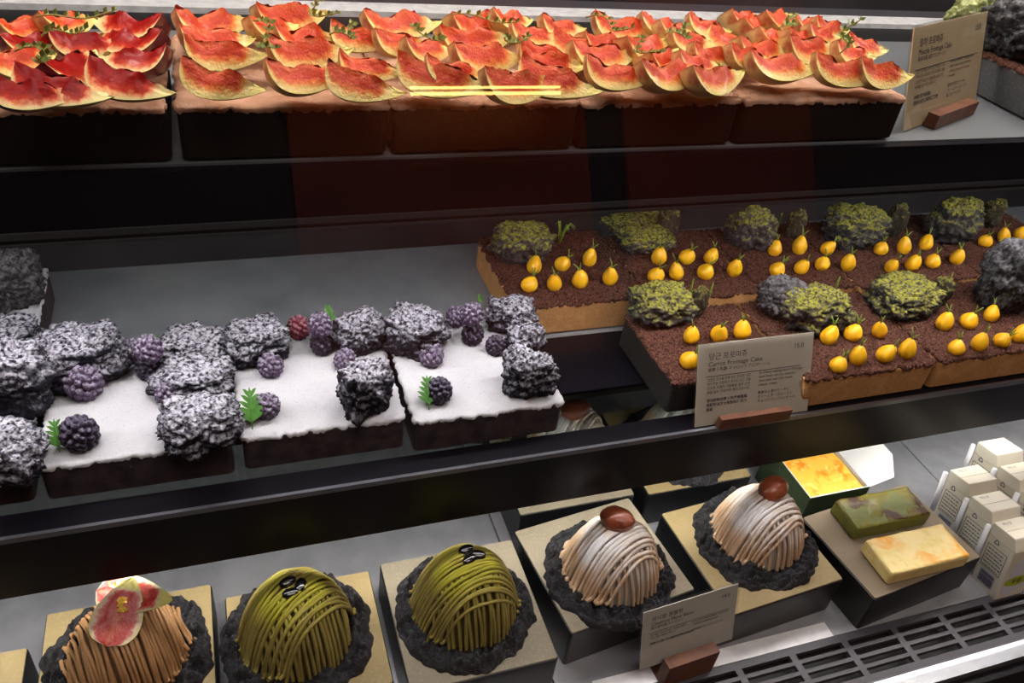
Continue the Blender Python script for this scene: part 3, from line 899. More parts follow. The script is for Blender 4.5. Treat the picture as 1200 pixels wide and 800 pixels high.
tray(-.690, -.405, .78, 1.012, 'black block with tan top cut by the left picture edge')
tray(-.383, -.096, .80, 1.075, 'black block with tan top under the fig mont blanc')
tray(-.074, .204, .785, 1.037, 'black block with tan top under the left green mont blanc')
tray(.227, .514, .757, 1.047, 'black block with grey top under the right green mont blanc', BOARDG)
tray(.539, .837, .815, 1.085, 'black block with tan top under the chestnut mont blanc above the price card', BOARDG, .12)
tray(.882, 1.182, .768, 1.052, 'black block with tan top under the rightmost front chestnut mont blanc', None, .075)
tray(1.213, 1.548, .735, .975, 'black block with brown top carrying the green and the yellow bar cakes', mat('brown_board', (0.24, 0.185, 0.125), .6, .3, layers=[(30, (0.20, 0.155, 0.10), .4, .7)]), .11)
tray(.552, .838, 1.105, 1.39, 'black block with grey top in the back row, left of two', BOARDG)
tray(.869, 1.154, 1.098, 1.385, 'black block with tan top in the back row, right of two')

CRUMB = mat('dark_cookie_crumb', (0.022, 0.021, 0.024), 0.85, 0.3, layers=[(500, (0.055, 0.053, 0.058), .48, .68)], bump=(700, .8, .0012))
MERINGUE = mat('white_meringue', (0.75, 0.70, 0.62), 0.5, 0.4, sss=.1)


COREG = mat('matcha_core', (0.15, 0.115, 0.03), .6)
COREB = mat('brown_core', (0.22, 0.11, 0.05), .6)


def crumb_ring(seed, r0=.086, r1=.138, hgt=.026, fq=52):
    v = []; f = []; na, nr = 230, 30
    for i in range(nr + 1):
        for j in range(na):
            a = 2 * math.pi * j / na; q = i / nr
            ro = r1 * (1 + .09 * noise.noise(Vector((math.cos(a) * 2.5, math.sin(a) * 2.5, seed))) + .05 * noise.noise(Vector((math.cos(a) * 9, math.sin(a) * 9, seed))))
            r = r0 + (ro - r0) * q
            x, y = r * math.cos(a), r * math.sin(a)
            d = noise.voronoi(Vector((x * fq + .6 * noise.noise(Vector((x * 60, y * 60, 1))), y * fq + .6 * noise.noise(Vector((x * 60, y * 60, 7))), seed)))[0]
            prof = min(1, max(0, (1.0 - q) * 3.2)) ** .5 * min(1, .35 + q * 2.2)
            z = hgt * prof * (.10 + 1.15 * math.sqrt(max(0, 1 - d[0] * d[0] * 1.5))) * (.75 + .6 * noise.noise(Vector((x * 22, y * 22, seed + 4)))) + .010 * prof * noise.noise(Vector((x * 150, y * 150, seed)))
            v.append((x, y, max(z, 0 if q < .98 else -.002)))
    for i in range(nr):
        for j in range(na):
            a = i * na + j; b = i * na + (j + 1) % na
            f.append((a, a + na, b + na, b))
    return mesh('cookie_crumb', v, f)


def dome(R, Hh, p=2.5):
    v = []; n = 40; prof = []
    for k in range(15):
        q = k / 14; r = R * (1 - q ** 1.25) ** .333 if q < 1 else 0.0005
        prof.append((max(r, .0005), Hh * q))
    return lathe(prof, n)


def strands(R, Hh, ang, seed, span=(-.96, .80), n1=34, n0=16, sr=.0041, a0=None, loops=True, fan=0.0):
    """piped cream: one layer hanging to the front, one draped across it"""
    rnd = random.Random(seed)
    mb = MB()

    def surf(r, lift):
        return (Hh * max(0, 1 - r ** 3.0) ** .80 if r < 1 else 0) + lift
    for layer in (0, 1):
        n = n0 if layer == 0 else n1
        if not n: continue
        th = (ang if layer else (a0 if a0 is not None else ang + 1.4))
        dx, dy = math.cos(th), math.sin(th)
        chain = []
        for k in range(n):
            if layer: b = R * (span[0] + (span[1] - span[0]) * (k + .5) / n)
            else: b = R * (-.80 + 1.60 * (k + .5) / n)
            b += rnd.uniform(-.0022, .0022)
            rr = R * (1.03 if layer else .98)
            half = math.sqrt(max(rr * rr - b * b, 0))
            if half < .02: continue
            steps = 30
            lo = -half * (1.0 if layer else -.05)
            hi = half
            e0, e1 = rnd.uniform(.010, .030), rnd.uniform(.010, .030)
            if layer and k > n * .8: e0 += .01; e1 += .01
            lj = rnd.uniform(0, .005); ph = rnd.uniform(0, 6); wob = rnd.uniform(.0008, .0026); flare = rnd.uniform(.0, .006)
            pts = []
            for s_ in range(steps + 1):
                q = s_ / steps; q = .5 - .5 * math.cos(q * math.pi)
                a = lo + (hi - lo) * q
                bb = b * (1 + fan * (abs(a) / R) ** 2) + wob * math.sin(q * 8 + ph)
                x, y = a * dx - bb * dy, a * dy + bb * dx
                r = math.hypot(x, y) / R
                z = surf(min(r, 1), .003 if layer == 0 else .009) + lj
                end = e0 if q < .5 else e1
                if r > .8:
                    f = 1 + flare * (r - .8) * 10
                    x *= f; y *= f
                pts.append(Vector((x, y, max(z, end))))
            if loops and layer:
                if k % 2: pts.reverse()
                if chain:
                    m_ = (chain[-1] + pts[0]) * .5; o_ = Vector((m_.x, m_.y, 0)).normalized()
                    if rnd.random() < .72: chain += [m_ + Vector((0, 0, -.004)) + o_ * .002]
                    else:
                        mb.tube(chain, sr * rnd.uniform(.95, 1.06), 7); chain = []
                chain += pts
            else:
                mb.tube(pts, sr * rnd.uniform(.85, 1.08), 7)
        if chain: mb.tube(chain, sr, 7)
    return mb.me('piped_cream')


def cream_mat(name, base, dark, dust, z0, z1):
    return dusted(name, base, dust, -.9, .2, 40, .5, 1.0, second=(60, dark, .4, .7), bump=(500, .15, .0006), zfade=(z0 * U, z1 * U))


CR_BROWN = cream_mat('brown_chestnut_cream', (0.42, 0.23, 0.10), (0.30, 0.15, 0.06), (0.30, 0.16, 0.07), .2, .3)
CR_GREEN = cream_mat('matcha_cream', (0.30, 0.235, 0.062), (0.21, 0.165, 0.045), (0.45, 0.43, 0.02), .100, .150)
CR_PALE = cream_mat('pale_chestnut_cream', (0.60, 0.42, 0.27), (0.50, 0.32, 0.19), (0.90, 0.88, 0.87), .060, .098)


def montblanc(x, y, label, mt, ang, seed, R=.100, Hh=.125, crumb=True, **kw):
    t = thing('mont_blanc', label, 'cake', (x, y, ZP), 0, 'mont blancs on the lower deck')
    v, f = dome(R * .90, Hh * .93)
    link('cream_core', mesh('cream_core', v, f), MERINGUE if mt is CR_PALE else (COREG if mt is CR_GREEN else COREB), t)
    link('piped_cream', strands(R, Hh, ang, seed, **kw), mt, t)
    if crumb:
        link('cookie_crumb', crumb_ring(seed, hgt=.034 if seed in (2, 3) else .028, fq=34 if seed in (2, 3) else 56), CRUMB, t)
    return t


montblanc(-.238, .945, 'brown mont blanc topped with two fig halves', CR_BROWN, -1.25, 1, R=.100, Hh=.108, n0=0, n1=34, sr=.0036, span=(-.97, .97), fan=.10, loops=False)
montblanc(.050, .918, 'left green matcha mont blanc with yellow dusting and three black beans', CR_GREEN, -2.5, 2, R=.104, Hh=.132, n0=18, a0=-1.35, n1=23, sr=.0037, span=(-.96, .62), loops=False)
montblanc(.366, .900, 'right green matcha mont blanc with evenly draped strands and three black beans', CR_GREEN, -2.95, 3, R=.104, Hh=.132, n0=18, a0=-1.5, n1=23, sr=.0037, span=(-.96, .66), loops=False)
montblanc(.688, .915, 'pale mont blanc with a chestnut, left of the two front ones', CR_PALE, -2.80, 4, n0=12, a0=-1.35, n1=21, sr=.0042, span=(-.96, .66))
montblanc(1.050, .922, 'pale mont blanc with a chestnut, rightmost in the front row', CR_PALE, -2.85, 5, n0=12, a0=-1.35, n1=21, sr=.0042, span=(-.96, .70))
c6 = gp(675, 478, ZP + .15)
montblanc(c6.x, c6.y, 'pale mont blanc seen through the glass strip beside the right white cake', CR_PALE, -2.45, 6, n0=12, a0=-1.3, n1=22)
montblanc(1.012, 1.235, 'pale mont blanc seen through the glass strip beside the carrot price card', CR_PALE, -2.75, 7, n0=12, a0=-1.35, n1=22)

NUT = mat('candied_chestnut', (0.34, 0.080, 0.032), 0.3, 0.5, coat=.3, sss=.05, layers=[(60, (0.16, 0.03, 0.015), .45, .65), (250, (0.36, 0.10, 0.045), .5, .7)], bump=(160, .35, .001))


def chestnut(px, py, label, rz, sx=.036, sy=.028, sz=.023):
    p = gp(px, py, ZP + .150)
    vs, fs = ico(4)
    out = []
    for q in vs:
        r = 1 + .08 * noise.noise(q * 1.6 + Vector((px, 0, 0))) + .03 * noise.noise(q * 5)
        r -= .10 * math.exp(-((q.y * 1.5 + .12 * math.sin(q.x * 4)) ** 2) * 40) * max(0, q.x)
        out.append((q.x * r * sx, q.y * r * sy, q.z * r * sz))
    o = link('candied_chestnut', mesh('candied_chestnut', out, fs), NUT, None, (p.x, p.y, ZP + .147), (0, -.12, rz))
    tag(o, label, 'chestnut', 'candied chestnuts')


chestnut(724, 607, 'glossy candied chestnut on the mont blanc above the lower price card', -.75)
chestnut(907, 571, 'glossy candied chestnut on the rightmost front mont blanc', .35)
chestnut(675, 478, 'glossy candied chestnut seen through the glass strip', .3)

BEAN = mat('black_bean', (0.006, 0.005, 0.006), 0.12, 0.6, coat=.8)
vs, fs = ico(4)
bm_ = mesh('black_bean', [(q.x * .0155, q.y * .0115, q.z * .0105 + .003 * (q.x ** 2)) for q in vs], fs)
for who, pts in (('left', ((337, 683, .4), (352, 687, 1.2), (341, 696, .1))), ('right', ((546, 645, .2), (560, 651, -.4), (550, 656, .5)))):
    for (px, py, rz), w2 in zip(pts, ('rear left', 'right', 'front')):
        p = gp(px, py, ZP + .142)
        if who == 'left' and w2 == 'rear left': bean = link('black_bean', bm_, BEAN)
        else:
            bean = bean.copy(); COL.objects.link(bean)
        bean.location = p * U; bean.rotation_euler = (0, 0, rz)
        tag(bean, 'glossy black bean, %s of three on the %s green mont blanc' % (w2, who), 'bean', 'black beans on the green mont blancs')

# fig halves on the brown mont blanc
HALFM = attr_ramp('fig_half_flesh', [(0.0, (0.60, 0.12, 0.05)), (0.22, (0.50, 0.05, 0.03)), (0.55, (0.48, 0.025, 0.02)), (0.70, (0.60, 0.14, 0.09)), (0.80, (0.68, 0.52, 0.36)), (1.0, (0.70, 0.64, 0.18))], .4, .15, .08, (600, .6, .001), jitter=.10, jscale=300)
HALFS = attr_ramp('fig_half_skin', [(0.0, (0.30, 0.04, 0.04)), (0.20, (0.55, 0.40, 0.24)), (0.7, (0.58, 0.50, 0.22)), (1.0, (0.48, 0.50, 0.08))], .4, .2, .1, None)
GOLD = mat('gold_leaf', (1.0, 0.72, 0.12), 0.25, metal=.7, emit=((1, .6, .1), .15))  # faint glow put into the leaf, which is no lamp


def fig_half(a, b, label, R, gold):
    """cut face up; a = blossom end, b = stem end"""
    a, b = Vector(a), Vector(b)
    ax = (b - a); L_ = ax.length; ax.normalize()
    view = (-(a + b) / 2).normalized()
    up = (view * .75 + Vector((0, 0, .6))).normalized(); up = (up - ax * up.dot(ax)).normalized()
    side = up.cross(ax)
    o = bpy.data.objects.new('fig_half', None); o.empty_display_size = .01; COL.objects.link(o)
    o.matrix_world = Matrix.Translation(a * U) @ Matrix((ax, side, up)).transposed().to_4x4()
    tag(o, label, 'fig', 'fig halves on the brown mont blanc')

    def pr(t): return R * (max(t, 0) ** .5 * max(1 - t, 0) ** .95 / .47 + (.10 if .04 < t < .995 else .02))
    nt_, ns = 30, 14
    v = []; f = []; tt = []
    for i in range(nt_ + 1):
        t = i / nt_
        for j in range(ns + 1):
            s = 2 * j / ns - 1
            v.append((t * L_, pr(t) * s, .004 * (1 - abs(s)) * N3((t * 6, s * 3, 0), 1, R * 100)))
            tt.append(min(1, max(abs(s) * .92 + .02, (t - .66) / .16 * .9 if t > .66 else 0, .75 if t < .02 else 0)))
    W = ns + 1
    for i in range(nt_):
        for j in range(ns):
            q = i * W + j; f.append((q, q + W, q + W + 1, q + 1))
    link('flesh', mesh('flesh', v, [q[::-1] for q in f], True, tt), HALFM, o)
    v = []; f = []; tt = []
    for i in range(nt_ + 1):
        t = i / nt_
        for j in range(ns + 1):
            an = math.pi * j / ns
            v.append((t * L_, pr(t) * 1.01 * math.cos(an), -pr(t) * .55 * math.sin(an))); tt.append(t)
    for i in range(nt_):
        for j in range(ns):
            q = i * W + j; f.append((q, q + W, q + W + 1, q + 1))
    link('skin', mesh('skin', v, f, True, tt), HALFS, o)
    for (t, s) in gold:
        mb = MB(); c = Vector((t * L_, s * R, .004))
        for k in range(6):
            q = c + Vector((random.uniform(-.008, .008), random.uniform(-.005, .005), random.uniform(0, .004)))
            e1 = Vector((random.uniform(.002, .006), random.uniform(-.004, .004), random.uniform(-.002, .003))); e2 = Vector((random.uniform(-.003, .003), random.uniform(.002, .006), random.uniform(-.002, .003)))
            mb.add([q - e1, q - e2, q + e1, q + e2], [(0, 1, 2, 3)])
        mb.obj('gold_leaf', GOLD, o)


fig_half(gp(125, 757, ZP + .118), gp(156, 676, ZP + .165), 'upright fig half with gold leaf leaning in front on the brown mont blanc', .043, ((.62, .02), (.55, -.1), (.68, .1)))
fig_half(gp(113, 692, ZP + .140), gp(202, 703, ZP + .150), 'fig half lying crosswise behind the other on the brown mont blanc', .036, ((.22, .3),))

# ---------------------------------------------------------------- bar cakes and the box
MATCHA = mat('matcha_cake_side', (0.13, 0.14, 0.022), .45, .4, layers=[(200, (0.16, 0.17, 0.03), .4, .7)], bump=(500, .2))
MATCHAT = mat('burnt_matcha_glaze', (0.17, 0.15, 0.012), .4, .25, coat=.08, layers=[(42, (0.055, 0.014, 0.003), .50, .62), (160, (0.30, 0.26, 0.02), .58, .75)])
CHEESE = mat('cheesecake_side', (0.88, 0.70, 0.30), .55, .3, sss=.1, layers=[(200, (0.80, 0.60, 0.20), .45, .7)], bump=(400, .4))
CHEESET = mat('baked_cheese_top', (0.90, 0.70, 0.30), .4, .4, layers=[(38, (0.86, 0.40, 0.05), .49, .66), (180, (0.90, 0.72, 0.36), .55, .75)], bump=(300, .3))


def barcake(x0, x1, y0, y1, h, label, side, topm, name, shear=0.0):
    w, d = x1 - x0, y1 - y0
    t = thing(name, label, 'cake', ((x0 + x1) / 2, (y0 + y1) / 2, ZP), 0, 'bar cakes on the right block')
    n = 24
    v, f = slab(w, d, 0, h, .006, .006)
    v = [(x + .004 * noise.noise(Vector((x * 20, y * 20, z * 30))), y + .004 * noise.noise(Vector((x * 20 + 9, y * 20, z * 30))) + shear * z, z) for x, y, z in v]
    link('cake_body', mesh('cake_body', v, f, False), side, t)
    v, f = topping(w * .985, d * .97, .003, 30, .003, .006, x0 * 9, 40)
    v = [(x, y + shear * h, z) for x, y, z in v]
    link('baked_top', mesh('baked_top', v, f), topm, t, (0, 0, h + .001))
    return t


barcake(1.278, 1.490, .866, .955, .042, 'green matcha bar cake with burnt glossy top', MATCHA, MATCHAT, 'matcha_bar_cake')
barcake(1.276, 1.494, .742, .838, .040, 'yellow baked cheesecake bar in front of the green one', CHEESE, CHEESET, 'cheesecake_bar')

BOXG = mat('green_card', (0.045, 0.075, 0.03), .6, layers=[(300, (0.07, 0.10, 0.045), .45, .7)])
BOXW = mat('white_card', (0.62, 0.62, 0.60), .6)
t = thing('paper_box', 'open green paper box with white inside behind the bar cakes', 'box', (1.335, 1.085, ZB))
bw, bd, bh = .088, .092, .122
mb = MB()
for a, b in (((-bw, -bd), (bw, -bd)), ((bw, -bd), (bw, bd)), ((bw, bd), (-bw, bd)), ((-bw, bd), (-bw, -bd))):
    mb.quad((a[0], a[1], 0), (b[0], b[1], 0), (b[0], b[1], bh), (a[0], a[1], bh))
mb.quad((-bw, -bd, 0), (-bw, bd, 0), (bw, bd, 0), (bw, -bd, 0))
mb.obj('outer_wall', BOXG, t)
mb = MB(); e = .004
for a, b in (((-bw, -bd), (bw, -bd)), ((bw, -bd), (bw, bd)), ((bw, bd), (-bw, bd)), ((-bw, bd), (-bw, -bd))):
    s = lambda p: (p[0] * (1 - e / bw), p[1] * (1 - e / bd))
    a2, b2 = s(a), s(b)
    mb.quad((b2[0], b2[1], .02), (a2[0], a2[1], .02), (a2[0], a2[1], bh), (b2[0], b2[1], bh))
    mb.quad((a2[0], a2[1], bh), (a[0], a[1], bh + .001), (b[0], b[1], bh + .001), (b2[0], b2[1], bh))
mb.obj('inner_wall', BOXW, t)
mb = MB()
mb.add([(bw, -bd, bh), (bw + .055, -bd - .006, bh + .028), (bw + .088, -bd + .05, bh + .044), (bw + .088, bd, bh + .044), (bw, bd, bh)], [(0, 1, 2, 3, 4)])
mb.obj('side_flap', BOXW, t)
v, f = topping(.166, .174, .004, 36, .003, .008, 4.4, 40)
gr = link('gratin', mesh('gratin', v, f), mat('baked_gratin', (0.90, 0.52, 0.07), .3, .4, layers=[(70, (0.80, 0.25, 0.01), .50, .64), (160, (0.95, 0.72, 0.22), .55, .72)], bump=(300, .5)), None, (1.335, 1.085, ZB + .112))
tag(gr, 'orange yellow baked custard filling the open paper box', 'dessert')

# ---------------------------------------------------------------- milk cartons
CARTON = mat('carton_cream', (0.76, 0.70, 0.56), .42, .4, layers=[(40, (0.80, 0.75, 0.62), .4, .7)])
CLOUD = mat('carton_cloud', (0.66, 0.68, 0.74), .45)
LIME = mat('carton_lime', (0.42, 0.50, 0.02), .45)
INK = mat('ink_dark', (0.05, 0.045, 0.06), .7)
INKP = mat('ink_violet', (0.06, 0.05, 0.12), .7)
STRAW = glass_mat('straw_film', (0.88, 0.89, 0.92), 3.0, .2)
STRAWW = mat('straw_white', (0.78, 0.79, 0.82), .35)
WOODCLIP = mat('wood_clip', (0.17, 0.062, 0.03), .5, .3, layers=[(90, (0.11, 0.036, 0.018), .4, .65)])
CARD = mat('card_paper', (0.66, 0.60, 0.48), .7, .2)


def textmesh(body, size, align='LEFT', bold=0.0, width=None):
    c = bpy.data.curves.new('lettering', 'FONT')
    c.body = body; c.size = size; c.align_x = align; c.offset = bold * size; c.resolution_u = 2
    o = bpy.data.objects.new('lettering', c); COL.objects.link(o)
    dg = bpy.context.evaluated_depsgraph_get()
    me = bpy.data.meshes.new_from_object(o.evaluated_get(dg), depsgraph=dg)
    bpy.data.objects.remove(o); bpy.data.curves.remove(c)
    pts = [v.co.copy() for v in me.vertices]; fs = [tuple(p.vertices) for p in me.polygons]
    bpy.data.meshes.remove(me)
    if width and pts:
        mxx = max(p.x for p in pts); mn = min(p.x for p in pts)
        if mxx > mn:
            k = width / (mxx - mn)
            for p in pts: p.x = (p.x - mn) * k + (0 if align == 'LEFT' else -width)
    return pts, fs


def carton(x, y, label, first_look=True):
    w, d, h = .089, .072, .176
    lean = .17
    t = thing('milk_carton', label, 'carton', (x, y, ZB), 0, 'small cream coloured milk cartons')
    t.rotation_euler = (-lean, 0, 0.0)
    v = [(0, 0, 0), (w, 0, 0), (w, d, 0), (0, d, 0), (0, 0, h - .028), (w, 0, h - .028), (w, d, h), (0, d, h), (0, .012, h), (w, .012, h)]
    f = [(3, 2, 1, 0), (0, 1, 5, 4), (4, 5, 9, 8), (8, 9, 6, 7), (1, 2, 6, 9, 5), (3, 0, 4, 8, 7), (2, 3, 7, 6)]
    bmx = bmesh.new()
    for p in v: bmx.verts.new(Vector(p) * U)
    bmx.verts.ensure_lookup_table()
    for q in f: bmx.faces.new([bmx.verts[i] for i in q])
    bmesh.ops.bevel(bmx, geom=bmx.edges[:], offset=.0022 * U, segments=2, affect='EDGES', profile=.6)
    me = bpy.data.meshes.new('carton_body'); bmx.to_mesh(me); bmx.free()
    me.polygons.foreach_set('use_smooth', [False] * len(me.polygons))
    link('carton_body', me, CARTON, t)
    # seams of the folded top
    MB().tube([(-.0006, 0, h - .030), (-.0006, d * .55, h - .034), (-.0006, d, h - .030)], .0007, 4).tube([(0, -.0006, h - .03), (w, -.0006, h - .03)], .0007, 4).tube([(0, d * .52, h + .0006), (w, d * .52, h + .0006)], .0006, 4).obj('fold_seam', mat('seam', (.45, .40, .30), .6) if 'seam' not in bpy.data.materials else bpy.data.materials['seam'], t)
    # narrow left side: recycling mark, small print, barcode
    ex = -.0008
    L2 = lambda u_, v_: (ex, u_, v_)
    mb = MB()
    y0, y1, z0, z1 = .018, .056, .020, .052
    k = y1
    mb2 = MB(); mb2.quad(L2(y1 + .003, z0 - .004), L2(y0 - .003, z0 - .004), L2(y0 - .003, z1 + .004), L2(y1 + .003, z1 + .004))
    mb2.obj('barcode_field', BOXW, t)
    rr = random.Random(5)
    zz = z0
    ex = -.0013
    while zz < z1:
        wd = rr.choice((.0010, .0016, .0024))
        mb.quad(L2(y1, zz), L2(y0, zz), L2(y0, zz + wd), L2(y1, zz + wd)); zz += wd + rr.choice((.0009, .0014))
    mb.obj('barcode', INKP, t)
    ex = -.0013
    mb = MB()
    for row in range(6):
        zr = .064 + row * .0095
        yy = .060
        while yy > .018:
            ln = rr.uniform(.003, .008)
            mb.quad(L2(yy, zr), L2(max(yy - ln, .014), zr), L2(max(yy - ln, .014), zr + .0028), L2(yy, zr + .0028)); yy -= ln + rr.uniform(.0015, .003)
    for (a, b, c, e) in ((.064, .012, .060, .0615), (.064, .012, .122, .1235), (.0645, .063, .060, .1235), (.0125, .011, .060, .1235)):
        mb.quad(L2(a, c), L2(b, c), L2(b, e), L2(a, e))
    mb.obj('small_print', INK, t)
    # recycling triangle with arrows
    mb = MB()
    cy, cz, rd = .046, .1375, .0085
    P3 = [Vector((cy + rd * math.cos(a), cz + rd * math.sin(a))) for a in (math.radians(90), math.radians(210), math.radians(330))]
    for i3 in range(3):
        p, q = P3[i3], P3[(i3 + 1) % 3]; dd = (q - p); nn = Vector((-dd.y, dd.x)).normalized() * .0011
        p = p + dd * .12; q = p + dd * .62
        mb.quad(L2(*(p + nn)), L2(*(p - nn)), L2(*(q - nn)), L2(*(q + nn)))
        mb.add([L2(*(q + nn * 2.3)), L2(*(q - nn * 2.3)), L2(*(q + dd * .2))], [(0, 1, 2)])
    mb.obj('recycling_mark', INK, t)
    # front: pale cloud with a lime patch
    cl = []
    for k in range(40):
        a = 2 * math.pi * k / 40
        r = 1 + .16 * math.cos(3 * a + .6)
        cl.append((w * .5 + w * .44 * r * math.cos(a) * .95, -.0008, .060 + .052 * r * math.sin(a)))
    MB().add(cl, [tuple(range(40))]).obj('cloud_print', CLOUD, t)
    cl = [(w * .5 + w * .40 * math.cos(2 * math.pi * k / 30), -.0013, .052 + .015 * math.sin(2 * math.pi * k / 30)) for k in range(30)]
    MB().add(cl, [tuple(range(30))]).obj('lime_print', LIME, t)
    pts, fs = textmesh('우유', .017 * U, 'CENTER', .03)
    me = bpy.data.meshes.new('lettering'); me.from_pydata([((w * .5) * U + p.x, -.0018 * U, .047 * U + p.y) for p in pts], [], fs)
    link('lettering', me, INK, t)
    pts, fs = textmesh('여는곳', .010 * U, 'CENTER')
    me = bpy.data.meshes.new('lettering'); me.from_pydata([(w * .3 * U + p.x, d * .78 * U + p.y, (h + .0008) * U) for p in pts], [], fs)
    link('lettering', me, INK, t)
    # wrapped straw glued along the left edge of the back
    MB().tube([(-.004, d + .006, .02), (-.004, d + .006, h - .012)], .0060, 10).obj('straw', STRAWW, t, True)
    return t


carton(1.612, .702, 'cream milk carton nearest the grille, lime patch on its front')
carton(1.620, .782, 'cream milk carton in the middle of the left file beside the yellow bar cake')
carton(1.632, .868, 'cream milk carton at the back of the left file behind the yellow bar cake')
carton(1.768, .768, 'cream milk carton in the right file cut by the picture edge, front one')
carton(1.776, .850, 'cream milk carton in the right file cut by the picture edge, middle one')
carton(1.786, .936, 'cream milk carton in the right file at the picture edge, back one')


# ---------------------------------------------------------------- price cards
def sign(base, yaw, lean, w, h, label, lines, rule, clip, cm=CARD, lift=0.0):
    base = (base[0], base[1], base[2] + .0022)
    t = thing('price_card', label, 'price card', base, yaw, 'price cards in wooden clips')
    cdm = MB().box(0, w, -.001, .001, 0, h)
    cd = link('card', mesh('card', cdm.v, cdm.f, False), cm, t, (0, 0, lift), (-lean, 0, 0))
    MB().box(-.004, w + .004, -.0035, -.0030, .0, h + .004).obj('acrylic_sleeve', ACRYL, cd)
    MB().box(-.004, w + .004, .0030, .0035, .0, h + .004).obj('acrylic_sleeve', ACRYL, cd)
    av = []; af = []
    for (x, y, sz, txt, al, bold, wd) in lines:
        pts, fs = textmesh(txt, sz * h, al, bold, wd * w if wd else None)
        n = len(av)
        av += [(x * w + p.x, -.0016, (1 - y) * h + p.y) for p in pts]; af += [tuple(i + n for i in q) for q in fs]
    link('lettering', mesh('lettering', av, af, False), INK, cd)
    MB().quad((rule[0] * w, -.0016, (1 - rule[2]) * h), (rule[1] * w, -.0016, (1 - rule[2]) * h), (rule[1] * w, -.0016, (1 - rule[2]) * h + .0012), (rule[0] * w, -.0016, (1 - rule[2]) * h + .0012)).obj('ruled_line', INK, cd)
    x0, x1, dp, ch = clip[:4]
    df = clip[4] if len(clip) > 4 else dp
    cy = ch * math.tan(lean)
    mb = MB()
    # two jaws with the slot for the card
    mb.box(x0 * w, x1 * w, -df, -.003 + 0, 0, ch)
    mb.box(x0 * w, x1 * w, .003 + cy, dp + cy, 0, ch)
    mb.box(x0 * w, x1 * w, -.003, .003 + cy, 0, .004)
    mb.obj('wood_clip', WOODCLIP, t)
    return t


def std_lines(ko, en, cj, price, b1, b2, e1, j1):
    out = [(.085, .19, .090, ko, 'LEFT', .0, None), (.085, .275, .082, en, 'LEFT', .0, None), (.085, .335, .052, cj, 'LEFT', .0, None), (.915, .17, .085, price, 'RIGHT', .004, None)]
    y = .45
    for s in b1: out.append((.085, y, .043, s, 'LEFT', 0, .37 if len(s) > 14 else None)); y += .052
    y += .05
    for s in b2: out.append((.085, y, .046, s, 'LEFT', .012, None)); y += .056
    y = .44
    for s in e1: out.append((.53, y, .047, s, 'LEFT', 0, None)); y += .050
    y += .05
    for s in j1: out.append((.53, y, .045, s, 'LEFT', .004, None)); y += .054
    return out


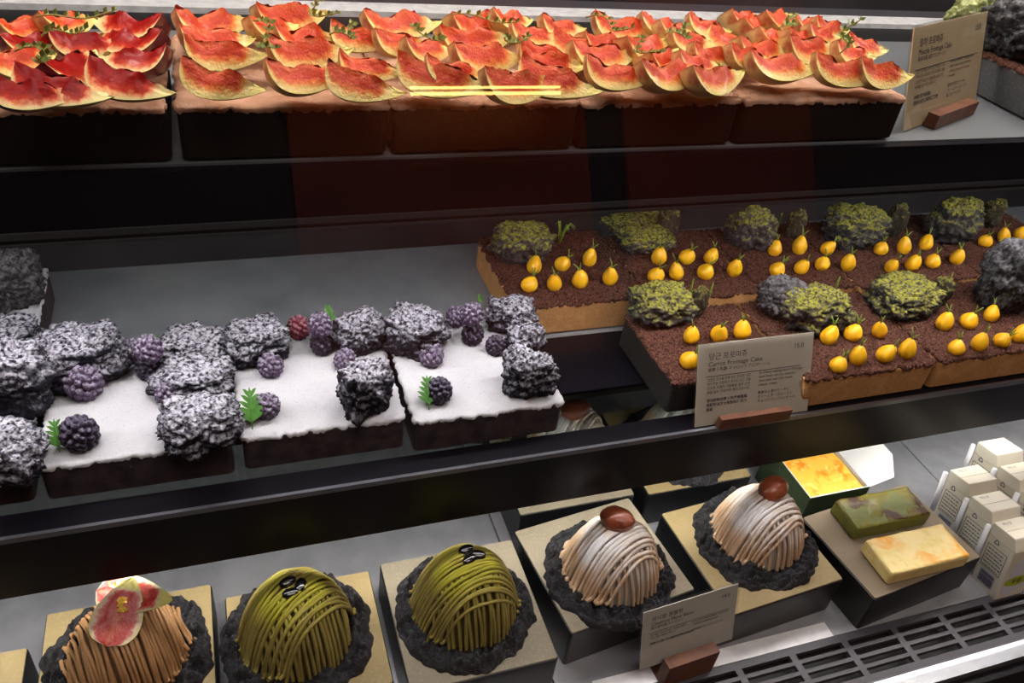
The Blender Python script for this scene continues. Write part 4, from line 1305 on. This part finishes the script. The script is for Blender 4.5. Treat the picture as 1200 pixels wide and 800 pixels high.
sign((.8423, .9897, ZM), -.0074, .40, .268, .170, 'price card for the carrot cake in a wooden clip on the middle shelf edge',
     std_lines('당근 프로마쥬', 'Carrot Fromage Cake', '胡萝卜乳酪 キャロットフロマージュ', '15.0',
               ['신선한 당근을 듬뿍 넣은 쫀득한 시트', '부드러운 크림치즈 무스와 당근 크림', '고소한 초콜릿 크럼블을 올려 만든', '흙을 닮은 프로마쥬 케이크입니다.'],
               ['添加新鲜胡萝卜的海绵蛋糕,', '搭配奶油芝士慕斯和巧克力', '蛋糕'],
               ['A Chewy tasting carrot fromage', 'with fresh carrots, walnuts,', 'chocolate and rich cream', 'cheese cream'],
               ['新鮮な人参のケーキに', 'クリームチーズムースと', 'チョコクランブルのケーキ']),
     (.07, .90, .40), (.17, .79, .030, .026, .017))
sign((1.2124, 1.1391, ZT), .3933, .304, .310, .181, 'price card for the matcha cake at the right end of the top shelf',
     std_lines('말차 프로마쥬', 'Matcha Fromage Cake', '抹茶乳酪 抹茶フロマージュ', '15.0',
               ['진한 말차를 듬뿍 넣은 촉촉한 시트', '부드러운 크림치즈 무스와 말차 크림', '고소한 흑임자 크럼블을 올려 만든', '이끼를 닮은 케이크입니다.'],
               ['浓郁抹茶海绵蛋糕,', '搭配奶油芝士慕斯和黑芝麻'],
               ['A moist matcha fromage cake', 'with cream cheese mousse,', 'matcha cream and sesame', 'crumble'],
               ['濃厚な抹茶のケーキに', 'クリームチーズムースと', '黒ごまクランブル']),
     (.06, .92, .42), (.24, .80, .026, .026), mat('card_paper_warm', (0.70, 0.54, 0.33), .7, .2))
sign((.6821, .7249, ZB), .072, .30, .2213, .1388, 'price card for the chestnut mont blanc standing by the air grille',
     std_lines('보늬밤 몽블랑', 'Chestnut Mont Blanc', '栗子蒙布朗 モンブラン', '14.0',
               ['보늬밤 조림과 밤 크림을 올린', '부드러운 몽블랑 케이크'],
               ['蒸栗子与栗子奶油制成的蒙布朗蛋糕'],
               ['A smooth Mont Blanc cake with', 'candied chestnut cream'],
               ['渋皮栗のモンブランケーキ']),
     (.07, .93, .40), (.22, .76, .027, .070), mat('card_paper_grey', (0.62, 0.60, 0.53), .7, .2), .05)
b4 = gp(318, 800, ZB + .145)
sign((.02, .72, ZB), .08, .347, .075, .150, 'white card edge just showing in front of the left green mont blanc', [(.1, .3, .1, '14.0', 'LEFT', 0, None)], (.07, .93, .40), (.2, .8, .036, .034))


# ---------------------------------------------------------------- lights and surroundings
def area(name, loc, rot, sx, sy, e, c):
    l = bpy.data.lights.new(name, 'AREA'); l.shape = 'RECTANGLE'; l.size = sx; l.size_y = sy; l.energy = e; l.color = c
    o = bpy.data.objects.new(name, l); o.location = loc; o.rotation_euler = rot; COL.objects.link(o); return o


area('ceiling_light', (.25, -.35, 1.5), (math.radians(22), 0, 0), 1.6, .7, 16.0, (1.0, .95, .90))
area('panel_fill_light', (.9, -.75, 1.35), (math.radians(-50), 0, 0), 2.4, .3, 26.0, (1.0, .62, .38))  # added unseen light, brightens the wood panels mirrored in the pane
w = bpy.data.worlds.new('world'); scene.world = w; w.use_nodes = True
w.node_tree.nodes['Background'].inputs[0].default_value = (.05, .05, .06, 1)
w.node_tree.nodes['Background'].inputs[1].default_value = .25
